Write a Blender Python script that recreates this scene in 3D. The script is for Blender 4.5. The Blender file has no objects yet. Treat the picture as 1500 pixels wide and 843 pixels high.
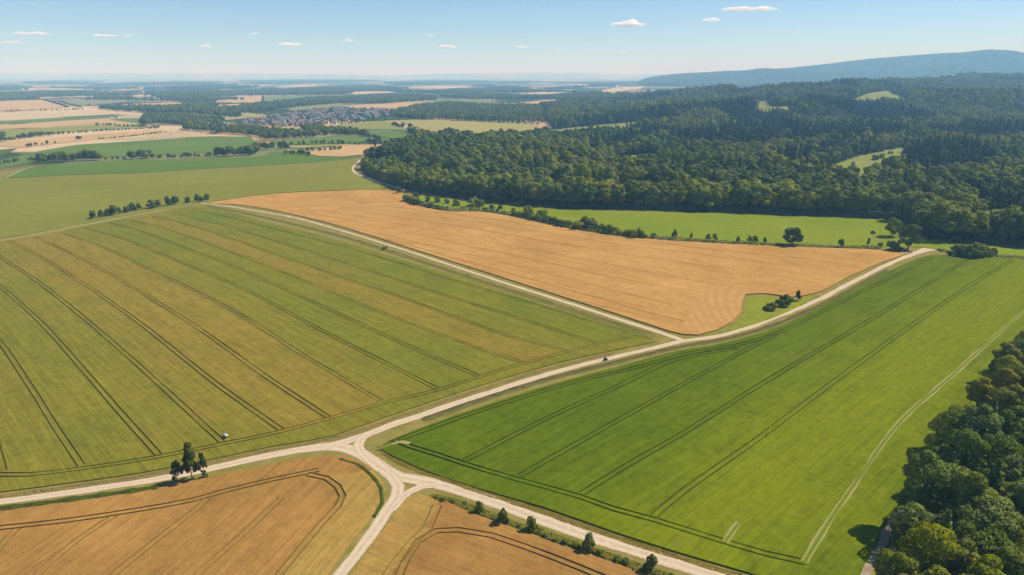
import bpy, math, random
import numpy as np
from mathutils import Vector
from mathutils.geometry import delaunay_2d_cdt

random.seed(7)
RNG = np.random.default_rng(7)
SC = bpy.context.scene
COL = SC.collection
CAM_H = 120.0
FPX = 1000.0
HOR = 110.0
PITCH = math.atan((421.5 - HOR) / FPX)
CP, SP = math.cos(PITCH), math.sin(PITCH)


# ------------------------------------------------------------------ terrain
def sstep(a, b, x):
    t = np.clip((x - a) / (b - a), 0, 1)
    return t * t * (3 - 2 * t)


def lat(ix, iy):
    n = (ix.astype(np.int64) * 374761393 + iy.astype(np.int64) * 668265263) & 0x7FFFFFFF
    n = ((n ^ (n >> 13)) * 1274126177) & 0x7FFFFFFF
    return ((n ^ (n >> 16)) & 0xFFFF) / 65535.0


def vnoise(x, y):
    x = np.asarray(x, float); y = np.asarray(y, float)
    ix = np.floor(x); iy = np.floor(y)
    fx = x - ix; fy = y - iy
    fx = fx * fx * (3 - 2 * fx); fy = fy * fy * (3 - 2 * fy)
    a = lat(ix, iy); b = lat(ix + 1, iy); c = lat(ix, iy + 1); d = lat(ix + 1, iy + 1)
    return (a + (b - a) * fx) * (1 - fy) + (c + (d - c) * fx) * fy


def px2u(px):
    return (px - 750) * CP / FPX


B_PX = np.array([600, 760, 830, 900, 1000, 1090, 1130, 1200, 1300, 1400, 1500, 1650, 1900])
B_H = np.array([0, 0, 2, 10, 26, 38, 52, 64, 82, 98, 104, 118, 110])
C_PX = np.array([800, 935, 945, 965, 1000, 1050, 1100, 1160, 1200, 1270, 1380, 1440, 1500, 1600, 1900])
C_H = np.array([0, 0, 40, 75, 104, 124, 140, 172, 212, 282, 352, 345, 318, 300, 240])
D_PX = np.array([-600, -100, 60, 200, 330, 450, 560, 650, 740, 800, 860, 950, 1040, 1075, 1110, 1300, 1900])
D_H = np.array([150, 165, 190, 170, 190, 150, 110, 165, 190, 205, 190, 130, 230, 330, 250, 200, 200])


def terrain(x, y):
    x = np.asarray(x, float); y = np.asarray(y, float)
    u = x / np.maximum(y, 200.0)
    pxs = u * FPX / CP + 750
    nb = vnoise(x / 420, y / 520) - .5 + .5 * (vnoise(x / 170 + 9, y / 190) - .5)
    hb = np.interp(pxs, B_PX, B_H) * sstep(1500, 4200, y) * (1 - .85 * sstep(4300, 6000, y))
    hb = hb + sstep(1500, 2300, y) * (1 - sstep(5000, 6500, y)) * np.interp(pxs, [780, 950, 1200], [0, 14, 38]) * nb
    hb = hb + 75 * (vnoise(x / 640 + 2.3, y / 1500 + 5.1) - .5) * sstep(1600, 2500, y) * (1 - sstep(3300, 4200, y)) * np.interp(pxs, [860, 1050], [0, 1])
    for r0, wd, pp, hh in ((1850, 210, [870, 980, 1120, 1250, 1330], [0, 24, 32, 20, 0]), (2250, 230, [1120, 1260, 1420, 1600, 1750], [0, 26, 44, 40, 30]), (2850, 260, [960, 1060, 1180, 1290, 1400], [0, 16, 20, 14, 0])):
        hb = hb + np.interp(pxs, pp, hh) * np.exp(-((y - r0 - 160 * (vnoise(x / 500 + r0, y * 0) - .5)) / wd) ** 2)
    nc = vnoise(x / 520 + 3, y / 1100) - .5 + .5 * (vnoise(x / 330, y / 380 + 7) - .5)
    cc = np.interp(pxs, C_PX, C_H)
    hc = cc * sstep(6800, 9500, y) * (1 - sstep(9600, 14000, y)) * (1 + .9 * nc * sstep(9500, 8800, y))
    hd = np.interp(pxs, D_PX, D_H) * sstep(23000, 30000, y) * (1 - .8 * sstep(31000, 42000, y))
    hd = hd * (1 + .12 * (vnoise(x / 2500, y / 3000) - .5))
    return hb + hc + hd


def P(px, py):
    """ground point seen at a photograph pixel (1500x843)"""
    dx = px - 750.0; dz = -(py - 421.5)
    d = np.array([dx, FPX * CP + dz * SP, -FPX * SP + dz * CP])
    if py > 172:
        t = CAM_H / -d[2]
        x, y = d[0] * t, d[1] * t
        if y < 1480:
            return (x, y)
    ss = np.geomspace(1400.0, 45000.0, 1100) / d[1]
    gap = CAM_H + d[2] * ss - terrain(d[0] * ss, d[1] * ss)
    hit = np.flatnonzero(gap <= 0)
    if len(hit) == 0: return (d[0] * ss[-1], d[1] * ss[-1])
    i = max(1, hit[0])
    f = gap[i - 1] / max(gap[i - 1] - gap[i], 1e-9)
    m = ss[i - 1] + (ss[i] - ss[i - 1]) * min(max(f, 0), 1)
    return (d[0] * m, d[1] * m)


def PL(pts):
    return [P(*p) for p in pts]


def project(x, y, z):
    rx, ry, rz = x, y, z - CAM_H
    depth = ry * CP - rz * SP
    return 750 + FPX * rx / depth, 421.5 - FPX * (ry * SP + rz * CP) / depth, depth


def spline(pts, step=6.0, closed=False):
    """Catmull-Rom through world points, resampled"""
    pts = [np.array(p, float) for p in pts]
    n = len(pts)
    if n == 2 and not closed:
        k = max(1, int(np.linalg.norm(pts[1] - pts[0]) / step))
        return [tuple(pts[0] + (pts[1] - pts[0]) * i / k) for i in range(k + 1)]
    out = []
    rng = range(n if closed else n - 1)
    for i in rng:
        p1, p2 = pts[i], pts[(i + 1) % n]
        p0 = pts[(i - 1) % n] if (closed or i > 0) else 2 * p1 - p2
        p3 = pts[(i + 2) % n] if (closed or i + 2 < n) else 2 * p2 - p1
        L = np.linalg.norm(p2 - p1)
        k = max(1, int(L / step))
        # centripetal parameters
        t0 = 0; t1 = t0 + max(np.linalg.norm(p1 - p0), 1e-6) ** .5
        t2 = t1 + max(L, 1e-6) ** .5; t3 = t2 + max(np.linalg.norm(p3 - p2), 1e-6) ** .5
        for j in range(k):
            t = t1 + (t2 - t1) * j / k
            a1 = (t1 - t) / (t1 - t0) * p0 + (t - t0) / (t1 - t0) * p1
            a2 = (t2 - t) / (t2 - t1) * p1 + (t - t1) / (t2 - t1) * p2
            a3 = (t3 - t) / (t3 - t2) * p2 + (t - t2) / (t3 - t2) * p3
            b1 = (t2 - t) / (t2 - t0) * a1 + (t - t0) / (t2 - t0) * a2
            b2 = (t3 - t) / (t3 - t1) * a2 + (t - t1) / (t3 - t1) * a3
            out.append(tuple((t2 - t) / (t2 - t1) * b1 + (t - t1) / (t2 - t1) * b2))
    if not closed:
        out.append(tuple(pts[-1]))
    return out


def offset(line, d):
    a = np.array(line, float)
    t = np.gradient(a, axis=0)
    t /= np.maximum(np.linalg.norm(t, axis=1, keepdims=True), 1e-9)
    nrm = np.stack([-t[:, 1], t[:, 0]], 1)
    return a + nrm * (d if np.isscalar(d) else np.asarray(d)[:, None])


def inpoly(x, y, poly):
    x = np.asarray(x, float); y = np.asarray(y, float)
    res = np.zeros(x.shape, bool)
    n = len(poly)
    for i in range(n):
        x1, y1 = poly[i]; x2, y2 = poly[(i + 1) % n]
        if y1 == y2: continue
        c = ((y1 > y) != (y2 > y)) & (x < (x2 - x1) * (y - y1) / (y2 - y1) + x1)
        res ^= c
    return res


# ------------------------------------------------------------------ objects
def mesh(name, verts, faces, mats=(), midx=None, smooth=False):
    me = bpy.data.meshes.new(name)
    me.from_pydata([tuple(v) for v in verts], [], faces)
    for m in mats: me.materials.append(m)
    if midx is not None:
        me.polygons.foreach_set('material_index', np.asarray(midx, dtype=np.int32))
    if smooth:
        me.polygons.foreach_set('use_smooth', np.ones(len(me.polygons), dtype=bool))
    me.update()
    return me


def obj(name, me, parent=None, label=None, cat=None, group=None, kind=None, loc=None):
    o = bpy.data.objects.new(name, me)
    COL.objects.link(o)
    if parent: o.parent = parent
    if loc is not None: o.location = loc
    if label: o['label'] = label
    if cat: o['category'] = cat
    if group: o['group'] = group
    if kind: o['kind'] = kind
    return o


ONES = ['', 'first', 'second', 'third', 'fourth', 'fifth', 'sixth', 'seventh', 'eighth', 'ninth', 'tenth', 'eleventh', 'twelfth', 'thirteenth', 'fourteenth', 'fifteenth', 'sixteenth', 'seventeenth', 'eighteenth', 'nineteenth']
TENS = {2: 'twent', 3: 'thirt', 4: 'fort', 5: 'fift', 6: 'sixt', 7: 'sevent', 8: 'eight', 9: 'ninet'}


def nth(n):
    if n < 20: return ONES[n]
    if n < 100:
        t, r = divmod(n, 10)
        return TENS[t] + ('ieth' if r == 0 else 'y-' + ONES[r])
    return 'one hundred and ' + nth(n - 100) if n > 100 else 'hundredth'


# ------------------------------------------------------------------ materials
class NT:
    def __init__(self, name):
        self.m = bpy.data.materials.new(name)
        self.m.use_nodes = True
        self.t = self.m.node_tree
        self.t.nodes.clear()
        self.out = self.n('ShaderNodeOutputMaterial')

    def n(self, typ, ins=None, **kw):
        nd = self.t.nodes.new(typ)
        for k, v in kw.items(): setattr(nd, k, v)
        for k, v in (ins or {}).items():
            if isinstance(v, bpy.types.NodeSocket): self.t.links.new(v, nd.inputs[k])
            else: nd.inputs[k].default_value = v
        return nd

    def link(self, a, b): self.t.links.new(a, b)

    def pos(self): return self.n('ShaderNodeNewGeometry').outputs['Position']

    def noise(self, vec, scale, detail=3, rough=.55, dist=0.0):
        return self.n('ShaderNodeTexNoise', {'Vector': vec, 'Scale': scale, 'Detail': detail, 'Roughness': rough, 'Distortion': dist}).outputs['Fac']

    def maprange(self, v, a, b, c=0.0, d=1.0):
        return self.n('ShaderNodeMapRange', {'Value': v, 'From Min': a, 'From Max': b, 'To Min': c, 'To Max': d}).outputs['Result']

    def mix(self, f, a, b, mode='MIX'):
        nd = self.n('ShaderNodeMix', data_type='RGBA', blend_type=mode)
        for i, v in ((0, f), (6, a), (7, b)):
            if isinstance(v, bpy.types.NodeSocket): self.t.links.new(v, nd.inputs[i])
            else: nd.inputs[i].default_value = (*v, 1) if isinstance(v, tuple) and len(v) == 3 else v
        return nd.outputs[2]

    def math(self, op, a, b=0.0):
        nd = self.n('ShaderNodeMath', operation=op)
        for i, v in ((0, a), (1, b)):
            if isinstance(v, bpy.types.NodeSocket): self.t.links.new(v, nd.inputs[i])
            else: nd.inputs[i].default_value = v
        return nd.outputs[0]

    def attr(self, name, out='Fac'):
        return self.n('ShaderNodeAttribute', attribute_name=name).outputs[out]

    def mapping(self, vec, rot=0.0, scale=(1, 1, 1)):
        return self.n('ShaderNodeMapping', {'Vector': vec, 'Rotation': (0, 0, rot), 'Scale': scale}).outputs['Vector']

    def along(self, vec, rot, k):
        """coordinates turned so x runs along `rot`, then squeezed by k"""
        return self.n('ShaderNodeMapping', {'Vector': vec, 'Rotation': (0, 0, rot), 'Scale': (1 / k, 1, 1)}, vector_type='TEXTURE').outputs['Vector']

    def gain(self, col, v):
        return self.n('ShaderNodeHueSaturation', {'Color': col, 'Value': v}).outputs['Color']

    def surf(self, col, rough=.9, bump=None, bs=.5, bd=.3, spec=.15):
        b = self.n('ShaderNodeBsdfPrincipled', {'Roughness': rough, 'Specular IOR Level': spec})
        if isinstance(col, bpy.types.NodeSocket): self.link(col, b.inputs['Base Color'])
        else: b.inputs['Base Color'].default_value = (*col, 1)
        if bump is not None:
            bn = self.n('ShaderNodeBump', {'Height': bump, 'Strength': bs, 'Distance': bd})
            self.link(bn.outputs['Normal'], b.inputs['Normal'])
        self.link(b.outputs[0], self.out.inputs['Surface'])
        return self.m


def plain(name, col, rough=.7, var=.15, scale=3.0):
    k = NT(name)
    f = k.noise(k.pos(), scale, 4)
    c = k.mix(f, tuple(x * (1 - var) for x in col), tuple(min(1, x * (1 + var)) for x in col))
    return k.surf(c, rough)


def crop_mat(name, a, b, c, rot, patch=38.0, streak=.5, grain=.28, weed=None, weedamt=.0, fine=1.0, band=None):
    """standing crop: colours a/b in soft patches, c where the strip's own tint is high, streaked along the drilled rows"""
    k = NT(name)
    p = k.pos()
    big = k.maprange(k.noise(p, 1 / patch, 4, .6, .6), .34, .66)
    col = k.mix(big, a, b)
    tint = k.attr('tint')
    mod = k.maprange(k.noise(p, 1 / 22.0, 3, .6), .3, .7, -.22, .22)
    t = k.n('ShaderNodeClamp', {'Value': k.math('ADD', tint, k.math('MULTIPLY', mod, k.maprange(tint, 0, .4)))}).outputs[0]
    col = k.mix(t, col, c)
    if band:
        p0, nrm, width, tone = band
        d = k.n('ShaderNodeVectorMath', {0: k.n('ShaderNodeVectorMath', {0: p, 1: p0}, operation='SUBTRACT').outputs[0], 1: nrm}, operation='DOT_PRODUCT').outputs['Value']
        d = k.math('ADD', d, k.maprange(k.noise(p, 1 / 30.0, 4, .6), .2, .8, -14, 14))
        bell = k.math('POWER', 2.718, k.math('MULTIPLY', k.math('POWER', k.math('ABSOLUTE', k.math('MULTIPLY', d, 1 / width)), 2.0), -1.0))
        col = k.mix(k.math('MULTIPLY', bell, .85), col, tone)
    if weed:
        w = k.maprange(k.noise(k.along(p, rot, .25), 1 / 13.0, 5, .65), 1 - weedamt - .12, 1 - weedamt + .12)
        col = k.mix(w, col, weed)
    rows = k.noise(k.along(p, rot, .035), 1.1 * fine, 3, .6)
    mid = k.noise(p, .33, 4, .7)
    grn = k.noise(p, 2.3 * fine, 3, .75)
    v = k.math('ADD', k.maprange(rows, .3, .7, -.5 * streak * .5, .5 * streak * .5), k.maprange(grn, .25, .75, -grain, grain))
    v = k.math('ADD', v, k.maprange(mid, .3, .7, -grain * .45, grain * .45))
    col = k.gain(col, k.math('ADD', v, 1.0))
    mot = k.noise(p, 1 / 7.0, 5, .7, .8)
    col = k.gain(col, k.maprange(mot, .25, .75, .84, 1.14))
    thin = k.math('MULTIPLY', k.maprange(k.noise(k.along(p, rot, .3), 1 / 26.0, 6, .7), .60, .70), .45)
    col = k.mix(thin, col, k.gain(k.mix(.5, c, (.22, .16, .05)), 1.0))
    hgt = k.math('ADD', grn, k.math('MULTIPLY', rows, .8))
    return k.surf(col, .9, hgt, .55, .35, 0.0)


def soil_mat(name, a, b, grown=None):
    k = NT(name)
    p = k.pos()
    c = k.mix(k.maprange(k.noise(p, .5, 5, .7), .3, .7), a, b)
    if grown: c = k.mix(k.maprange(k.noise(p, 1 / 9.0, 5, .7), .42, .58), c, grown)
    return k.surf(c, .95, k.noise(p, 2.5, 4), .4, .2, 0.0)


def foliage_mat(name, dark, light, transl=.28):
    k = NT(name)
    oi = k.n('ShaderNodeObjectInfo').outputs['Random']
    lv = k.attr('leaf_tone')
    f = k.math('ADD', k.math('MULTIPLY', oi, .62), k.math('MULTIPLY', lv, .42))
    c = k.mix(f, dark, light)
    hs = k.n('ShaderNodeHueSaturation', {'Color': c, 'Hue': k.maprange(k.math('FRACT', k.math('MULTIPLY', oi, 7.31)), 0, 1, .482, .512), 'Saturation': k.maprange(k.math('FRACT', k.math('MULTIPLY', oi, 3.77)), 0, 1, .9, 1.15)}).outputs[0]
    d = k.n('ShaderNodeBsdfPrincipled', {'Base Color': hs, 'Roughness': .6, 'Specular IOR Level': .06})
    tr = k.n('ShaderNodeBsdfTranslucent', {'Color': k.mix(1.0, hs, (1.0, 1.0, .55), 'MULTIPLY')})
    mx = k.n('ShaderNodeMixShader', {0: transl, 1: d.outputs[0], 2: tr.outputs[0]})
    k.link(mx.outputs[0], k.out.inputs['Surface'])
    return k.m


M = {}
M['leaf_mid'] = foliage_mat('leaf_mid', (.088, .128, .015), (.30, .325, .042), .34)
M['leaf_dark'] = foliage_mat('leaf_dark', (.060, .100, .019), (.185, .235, .045), .34)
M['leaf_lime'] = foliage_mat('leaf_lime', (.15, .18, .016), (.30, .305, .026), .38)
M['leaf_olive'] = foliage_mat('leaf_olive', (.085, .125, .022), (.215, .255, .050), .34)
M['needle'] = foliage_mat('needle', (.028, .054, .016), (.082, .118, .034), .18)
M['straw_blade'] = foliage_mat('straw_blade', (.20, .155, .040), (.36, .275, .095), .3)
M['pine'] = foliage_mat('pine', (.036, .054, .014), (.105, .122, .030), .2)
M['bark'] = plain('bark', (.11, .085, .06), .95, .3, 4)
M['grass_blade'] = foliage_mat('grass_blade', (.15, .155, .028), (.27, .25, .06), .3)
M['weed_blade'] = foliage_mat('weed_blade', (.05, .085, .014), (.115, .15, .025), .3)


# ---- ground
def ground_mat():
    k = NT('ground')
    p = k.pos()
    flat = k.n('ShaderNodeSeparateXYZ', {0: p})
    dist = flat.outputs['Y']
    # near: dry grass verge
    n1 = k.maprange(k.noise(p, .16, 5, .65), .33, .67)
    n2 = k.maprange(k.noise(p, 1.4, 4, .7), .25, .75)
    near = k.mix(n1, (.165, .145, .026), (.30, .215, .068))
    near = k.mix(k.math('MULTIPLY', n2, .55), near, (.12, .14, .026))
    # far: a patchwork of arable land, one tone per parcel
    def parcels(sx, sy, rot):
        q = k.mapping(p, rot, (sx, sy, 0.0))
        v = k.n('ShaderNodeTexVoronoi', {'Vector': q, 'Scale': 1.0, 'Randomness': .85}, feature='F1', distance='CHEBYCHEV')
        e = k.n('ShaderNodeTexVoronoi', {'Vector': q, 'Scale': 1.0, 'Randomness': .85}, feature='DISTANCE_TO_EDGE')
        return k.n('ShaderNodeSeparateColor', {0: v.outputs['Color']}).outputs[0], e.outputs['Distance']
    r1, e1 = parcels(1 / 430.0, 1 / 620.0, .35)
    ramp = k.n('ShaderNodeValToRGB', {0: r1})
    cr = ramp.color_ramp
    cr.interpolation = 'CONSTANT'
    stops = [(0, (.40, .27, .135)), (.16, (.105, .125, .05)), (.30, (.46, .34, .19)), (.43, (.035, .055, .026)), (.58, (.16, .165, .062)), (.70, (.05, .075, .03)), (.80, (.36, .27, .16)), (.91, (.085, .12, .04))]
    cr.elements[0].position, cr.elements[0].color = 0, (*stops[0][1], 1)
    cr.elements[1].position, cr.elements[1].color = stops[1][0], (*stops[1][1], 1)
    for s, c in stops[2:]:
        el = cr.elements.new(s); el.color = (*c, 1)
    far = ramp.outputs[0]
    nf = k.math('MULTIPLY', k.maprange(k.noise(k.mapping(p, .2, (1 / 900.0, 1 / 420.0, 1)), 1.0, 5, .62), .575, .59), k.maprange(dist, 2400, 3200))
    far = k.mix(nf, far, (.032, .05, .026))
    far = k.mix(k.maprange(e1, .0, .045, 1.0, 0.0), far, (.036, .055, .024))
    far = k.gain(far, k.maprange(k.noise(p, 1 / 60.0, 4, .6), .2, .8, .82, 1.18))
    c = k.mix(k.maprange(dist, 880, 1000), near, far)
    # woodland floor / grassy clearings follow the land cover stored on the mesh
    floor = k.mix(k.noise(p, .25, 4, .7), (.022, .030, .012), (.055, .062, .022))
    c = k.mix(k.attr('wood'), c, floor)
    clr = k.mix(k.maprange(k.noise(p, .05, 4, .6), .3, .7), (.145, .175, .034), (.22, .225, .058))
    c = k.mix(k.attr('clearing'), c, clr)
    return k.surf(c, .95, k.noise(p, 1.2, 4), .35, .3, 0.0)


def road_mat():
    k = NT('gravel_road')
    p = k.pos()
    ac = k.math('ABSOLUTE', k.attr('across'))
    base = k.mix(k.maprange(k.noise(p, .8, 5, .7), .3, .7), (.42, .32, .205), (.54, .42, .29))
    wear = k.maprange(k.noise(p, .35, 4, .6), .35, .65, .0, 1.0)
    crown = k.maprange(ac, .0, .22, 1.0, 0.0)
    base = k.mix(k.math('MULTIPLY', k.math('MULTIPLY', crown, wear), .6), base, (.28, .235, .12))
    rutn = k.maprange(k.math('ABSOLUTE', k.math('SUBTRACT', ac, .52)), .0, .2, 1.0, .0)
    base = k.mix(k.math('MULTIPLY', rutn, .35), base, (.62, .50, .36))
    e = k.math('ADD', ac, k.maprange(k.noise(p, .9, 4, .7), .2, .8, -.3, .3))
    base = k.mix(k.math('MULTIPLY', k.maprange(e, .78, 1.05), .85), base, (.30, .24, .10))
    base = k.gain(base, k.maprange(k.noise(p, 5.0, 3, .7), .2, .8, .86, 1.14))
    return k.surf(base, .95, k.noise(p, 6, 3), .25, .08, 0.0)


def track_mat():
    k = NT('grass_track')
    p = k.pos()
    ac = k.math('ABSOLUTE', k.attr('across'))
    n = k.maprange(k.noise(p, .7, 4, .7), .3, .7, -.15, .15)
    a2 = k.math('ADD', ac, n)
    rut = k.math('MULTIPLY', k.maprange(a2, .25, .45), k.maprange(a2, .75, .98, 1.0, 0.0))
    base = k.mix(k.noise(p, .6, 4, .7), (.15, .16, .035), (.24, .21, .065))
    c = k.mix(rut, base, (.34, .28, .13))
    return k.surf(c, .95, k.noise(p, 3, 3), .3, .1, 0.0)


M['ground'] = ground_mat()
M['road'] = road_mat()
M['track'] = track_mat()
M['lane'] = None
ROT1 = math.radians(45)
G_DARK = (.075, .105, .014)

M['soil_green'] = soil_mat('soil_green', (.06, .06, .016), (.12, .105, .03), (.06, .09, .008))
M['soil_olive'] = soil_mat('soil_olive', (.10, .08, .022), (.17, .125, .035), (.13, .12, .018))
M['lane'] = soil_mat('lane_dirt', (.20, .15, .085), (.36, .28, .18))
M['soil_weed'] = soil_mat('soil_weed', (.085, .08, .018), (.15, .125, .032), (.11, .115, .016))
M['soil_tan'] = soil_mat('soil_tan', (.27, .145, .05), (.36, .20, .075))
M['soil_pale'] = soil_mat('soil_pale', (.30, .25, .10), (.46, .37, .20))

# ------------------------------------------------------------------ ground sheet
FOREST_EDGE_PX = [(527, 247), (545, 262), (575, 273), (606, 282), (655, 288), (720, 296), (775, 301), (830, 305), (920, 307), (1000, 309), (1100, 312), (1200, 316), (1300, 321), (1330, 331), (1348, 346), (1385, 353), (1450, 358), (1560, 364), (1700, 372)]
FOREST_UP_PX = [(1850, 376), (1850, 250), (1850, 180), (1850, 112), (1650, 112), (1500, 113), (1340, 119), (1200, 128), (1130, 130), (1085, 138), (1000, 138), (900, 143), (840, 150), (790, 158), (800, 172), (812, 192), (790, 204), (690, 213), (640, 211), (608, 213), (600, 220), (568, 230), (534, 240)]
forest_edge = spline(PL(FOREST_EDGE_PX), 9.0)
FOREST = forest_edge + PL(FOREST_UP_PX[:1]) + [P(*p) for p in FOREST_UP_PX[1:]]
CLEAR_PX = [
    [(1192, 252), (1225, 240), (1262, 228), (1300, 220), (1328, 216), (1328, 240), (1322, 258), (1290, 270), (1240, 272), (1196, 268)],
    [(878, 254), (903, 232), (958, 225), (962, 251), (905, 257)],
    [(1228, 152), (1262, 141), (1302, 133), (1330, 149), (1322, 157), (1296, 152), (1270, 157), (1245, 157)],
    [(1104, 168), (1110, 150), (1124, 147), (1135, 157), (1168, 156), (1172, 164), (1138, 169)],
    [(1140, 186), (1160, 181), (1195, 181), (1190, 186)],
    [(1052, 176), (1064, 173), (1062, 178)],
    [(795, 193), (830, 188), (880, 183), (950, 178), (1000, 176), (1000, 183), (950, 190), (880, 199), (812, 210)],
    [(960, 214), (1010, 211), (1060, 210), (1060, 213), (1000, 216)],
    [(1330, 188), (1345, 184), (1349, 189), (1340, 193)],
]
CLEAR = [PL(c) for c in CLEAR_PX]
CLEAR_C_PX = [[(1325, 116.5), (1385, 111), (1418, 109), (1460, 106.5), (1456, 111), (1400, 115.5), (1345, 119)]]


CLEAR += [PL(c) for c in CLEAR_C_PX]


def build_ground():
    us = np.concatenate([np.linspace(-1.45, -.86, 24), np.linspace(-.84, .98, 620), np.linspace(1.0, 1.5, 20)])
    ys = np.concatenate([np.linspace(-900, 20, 20), np.geomspace(40, 1500, 150)[0:], np.geomspace(1510, 11500, 260), np.geomspace(11800, 60000, 60)])
    V = []
    ny, nu = len(ys), len(us)
    U, Y = np.meshgrid(us, ys)
    span = np.maximum(np.abs(Y), 420.0)
    X = U * span
    Z = terrain(X, Y)
    Z[Y < 1400] = 0
    verts = np.stack([X, Y, Z], -1).reshape(-1, 3)
    idx = np.arange(ny * nu).reshape(ny, nu)
    f = np.stack([idx[:-1, :-1], idx[:-1, 1:], idx[1:, 1:], idx[1:, :-1]], -1).reshape(-1, 4)
    me = bpy.data.meshes.new('ground')
    me.from_pydata(verts.tolist(), [], f.tolist())
    me.materials.append(M['ground'])
    x, y = verts[:, 0], verts[:, 1]
    wood = inpoly(x, y, FOREST).astype(float)
    wood = np.maximum(wood, ((y > 6300) & (y < 14500) & (x / np.maximum(y, 1) > px2u(925)) & (verts[:, 2] > 6)).astype(float))
    wood = np.maximum(wood, (inpoly(x, y, RWOOD)).astype(float))
    cl = np.zeros(len(x))
    for c in CLEAR: cl = np.maximum(cl, inpoly(x, y, c).astype(float))
    a = me.attributes.new('wood', 'FLOAT', 'POINT'); a.data.foreach_set('value', wood.astype(np.float32))
    a = me.attributes.new('clearing', 'FLOAT', 'POINT'); a.data.foreach_set('value', cl.astype(np.float32))
    me.polygons.foreach_set('use_smooth', np.ones(len(me.polygons), dtype=bool))
    me.update()
    return obj('ground', me, kind='structure', label='open countryside stretching to the hazy horizon', cat='ground')


RWOOD_EDGE_PX = [(1262, 960), (1286, 890), (1312, 835), (1332, 785), (1346, 742), (1368, 690), (1406, 632), (1456, 568), (1520, 508), (1620, 448)]
rwood_edge = spline(PL(RWOOD_EDGE_PX), 6.0)
RWOOD = rwood_edge + PL([(2300, 450), (2300, 1100), (1400, 1100)])


# ------------------------------------------------------------------ fields cut by tramlines
def ribbon_quads(line, w):
    a = np.array(line, float)
    wv = w * (.55 + .8 * vnoise(a[:, 0] / 16, a[:, 1] / 16))
    L = offset(line, wv / 2); R = offset(line, -wv / 2)
    return [[tuple(L[i]), tuple(L[i + 1]), tuple(R[i + 1]), tuple(R[i])] for i in range(len(line) - 1)]


def tram(pts_px, gauge=1.9, w=.55, step=7.0):
    ln = spline(PL(pts_px), step)
    if gauge == 0: return [(ln, w)]
    return [([tuple(p) for p in offset(ln, gauge / 2)], w), ([tuple(p) for p in offset(ln, -gauge / 2)], w)]


def field(name, label, outline, tracks, height, crop, soil, tintfn=None, cat='field', z0=.03, bare=()):
    """outline: world points; tracks: list of (line, width); crop stands `height` tall and the wheel tracks are cut down to soil"""
    verts, faces = [], []
    def addpoly(pl):
        if sum(pl[i][0] * pl[(i + 1) % len(pl)][1] - pl[(i + 1) % len(pl)][0] * pl[i][1] for i in range(len(pl))) < 0: pl = list(pl)[::-1]
        s = len(verts); verts.extend([Vector((float(a), float(b))) for a, b in pl]); faces.append(list(range(s, s + len(pl))))
    addpoly(outline)
    for ln, w in tracks:
        for q in ribbon_quads(ln, w): addpoly(q)
    for b in bare: addpoly(b)
    ov, oe, of, _, _, orig = delaunay_2d_cdt(verts, [], faces, 0, 1e-4, True)
    V, F, mi, tn = [], [], [], []
    top, low = {}, {}
    edges = {}
    crop_f, soil_f = [], []
    for f, o in zip(of, orig):
        if 0 not in o: continue
        (soil_f if len(o) > 1 else crop_f).append(list(f))
    def vt(d, i, z):
        if i not in d:
            d[i] = len(V); V.append((ov[i][0], ov[i][1], z))
        return d[i]
    for f in crop_f:
        F.append([vt(top, i, height) for i in f]); mi.append(0)
        cx = sum(ov[i][0] for i in f) / len(f); cy = sum(ov[i][1] for i in f) / len(f)
        t = tintfn(cx, cy) if tintfn else 0.0
        tn.append(t)
        n = len(f)
        for k in range(n):
            a, b = f[k], f[(k + 1) % n]
            edges[(a, b)] = t
    for f in soil_f:
        F.append([vt(low, i, z0) for i in f]); mi.append(1); tn.append(0.0)
    for (a, b), t in edges.items():
        if (b, a) in edges: continue
        F.append([vt(low, a, z0), vt(low, b, z0), vt(top, b, height), vt(top, a, height)]); mi.append(0); tn.append(t)
    me = mesh(name, V, F, [crop, soil], mi)
    a = me.attributes.new('tint', 'FLOAT', 'FACE'); a.data.foreach_set('value', np.array(tn, dtype=np.float32))
    return obj(name, me, kind='structure', label=label, cat=cat)


def side_index(lines, x, y):
    """how many of the (ordered) lines lie on the near side of the point"""
    n = 0
    for ln in lines:
        d2 = ((ln[:-1, 0] - x) ** 2 + (ln[:-1, 1] - y) ** 2)
        i = int(np.argmin(d2))
        t = ln[i + 1] - ln[i]
        if t[0] * (y - ln[i][1]) - t[1] * (x - ln[i][0]) > 0: n += 1
    return n


def smooth_poly(px, step=8.0):
    return spline(PL(px), step, closed=True)


# --- F1: the large striped cereal field
T_PX = [
    [(-190, 330), (-120, 420), (-60, 520), (-20, 600), (4, 692)],
    [(-80, 405), (0, 502), (50, 577), (90, 640), (120, 684)],
    [(-70, 358), (0, 420), (60, 474), (120, 541), (180, 610), (232, 668)],
    [(-25, 358), (0, 377), (60, 417), (150, 490), (230, 561), (325, 649)],
    [(14, 353), (45, 369), (100, 402), (200, 471), (320, 566), (412, 631)],
    [(50, 348), (95, 368), (150, 396), (280, 475), (400, 560), (481, 613)],
    [(88, 341), (150, 363), (230, 400), (350, 461), (450, 525), (558, 589)],
    [(122, 334), (180, 351), (250, 379), (370, 431), (480, 490), (640, 571)],
    [(160, 328), (200, 337), (255, 358), (340, 390), (500, 463), (600, 509), (700, 552)],
    [(192, 323), (230, 332), (300, 356), (400, 394), (560, 459), (680, 504), (764, 532)],
    [(223, 318), (260, 326), (330, 348), (450, 390), (600, 441), (740, 492), (828, 515)],
    [(252, 313), (300, 324), (400, 353), (520, 391), (650, 433), (780, 473), (872, 504)],
    [(280, 307), (330, 318), (420, 341), (520, 367), (640, 404), (760, 440), (860, 469), (957, 498)],
]
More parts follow.
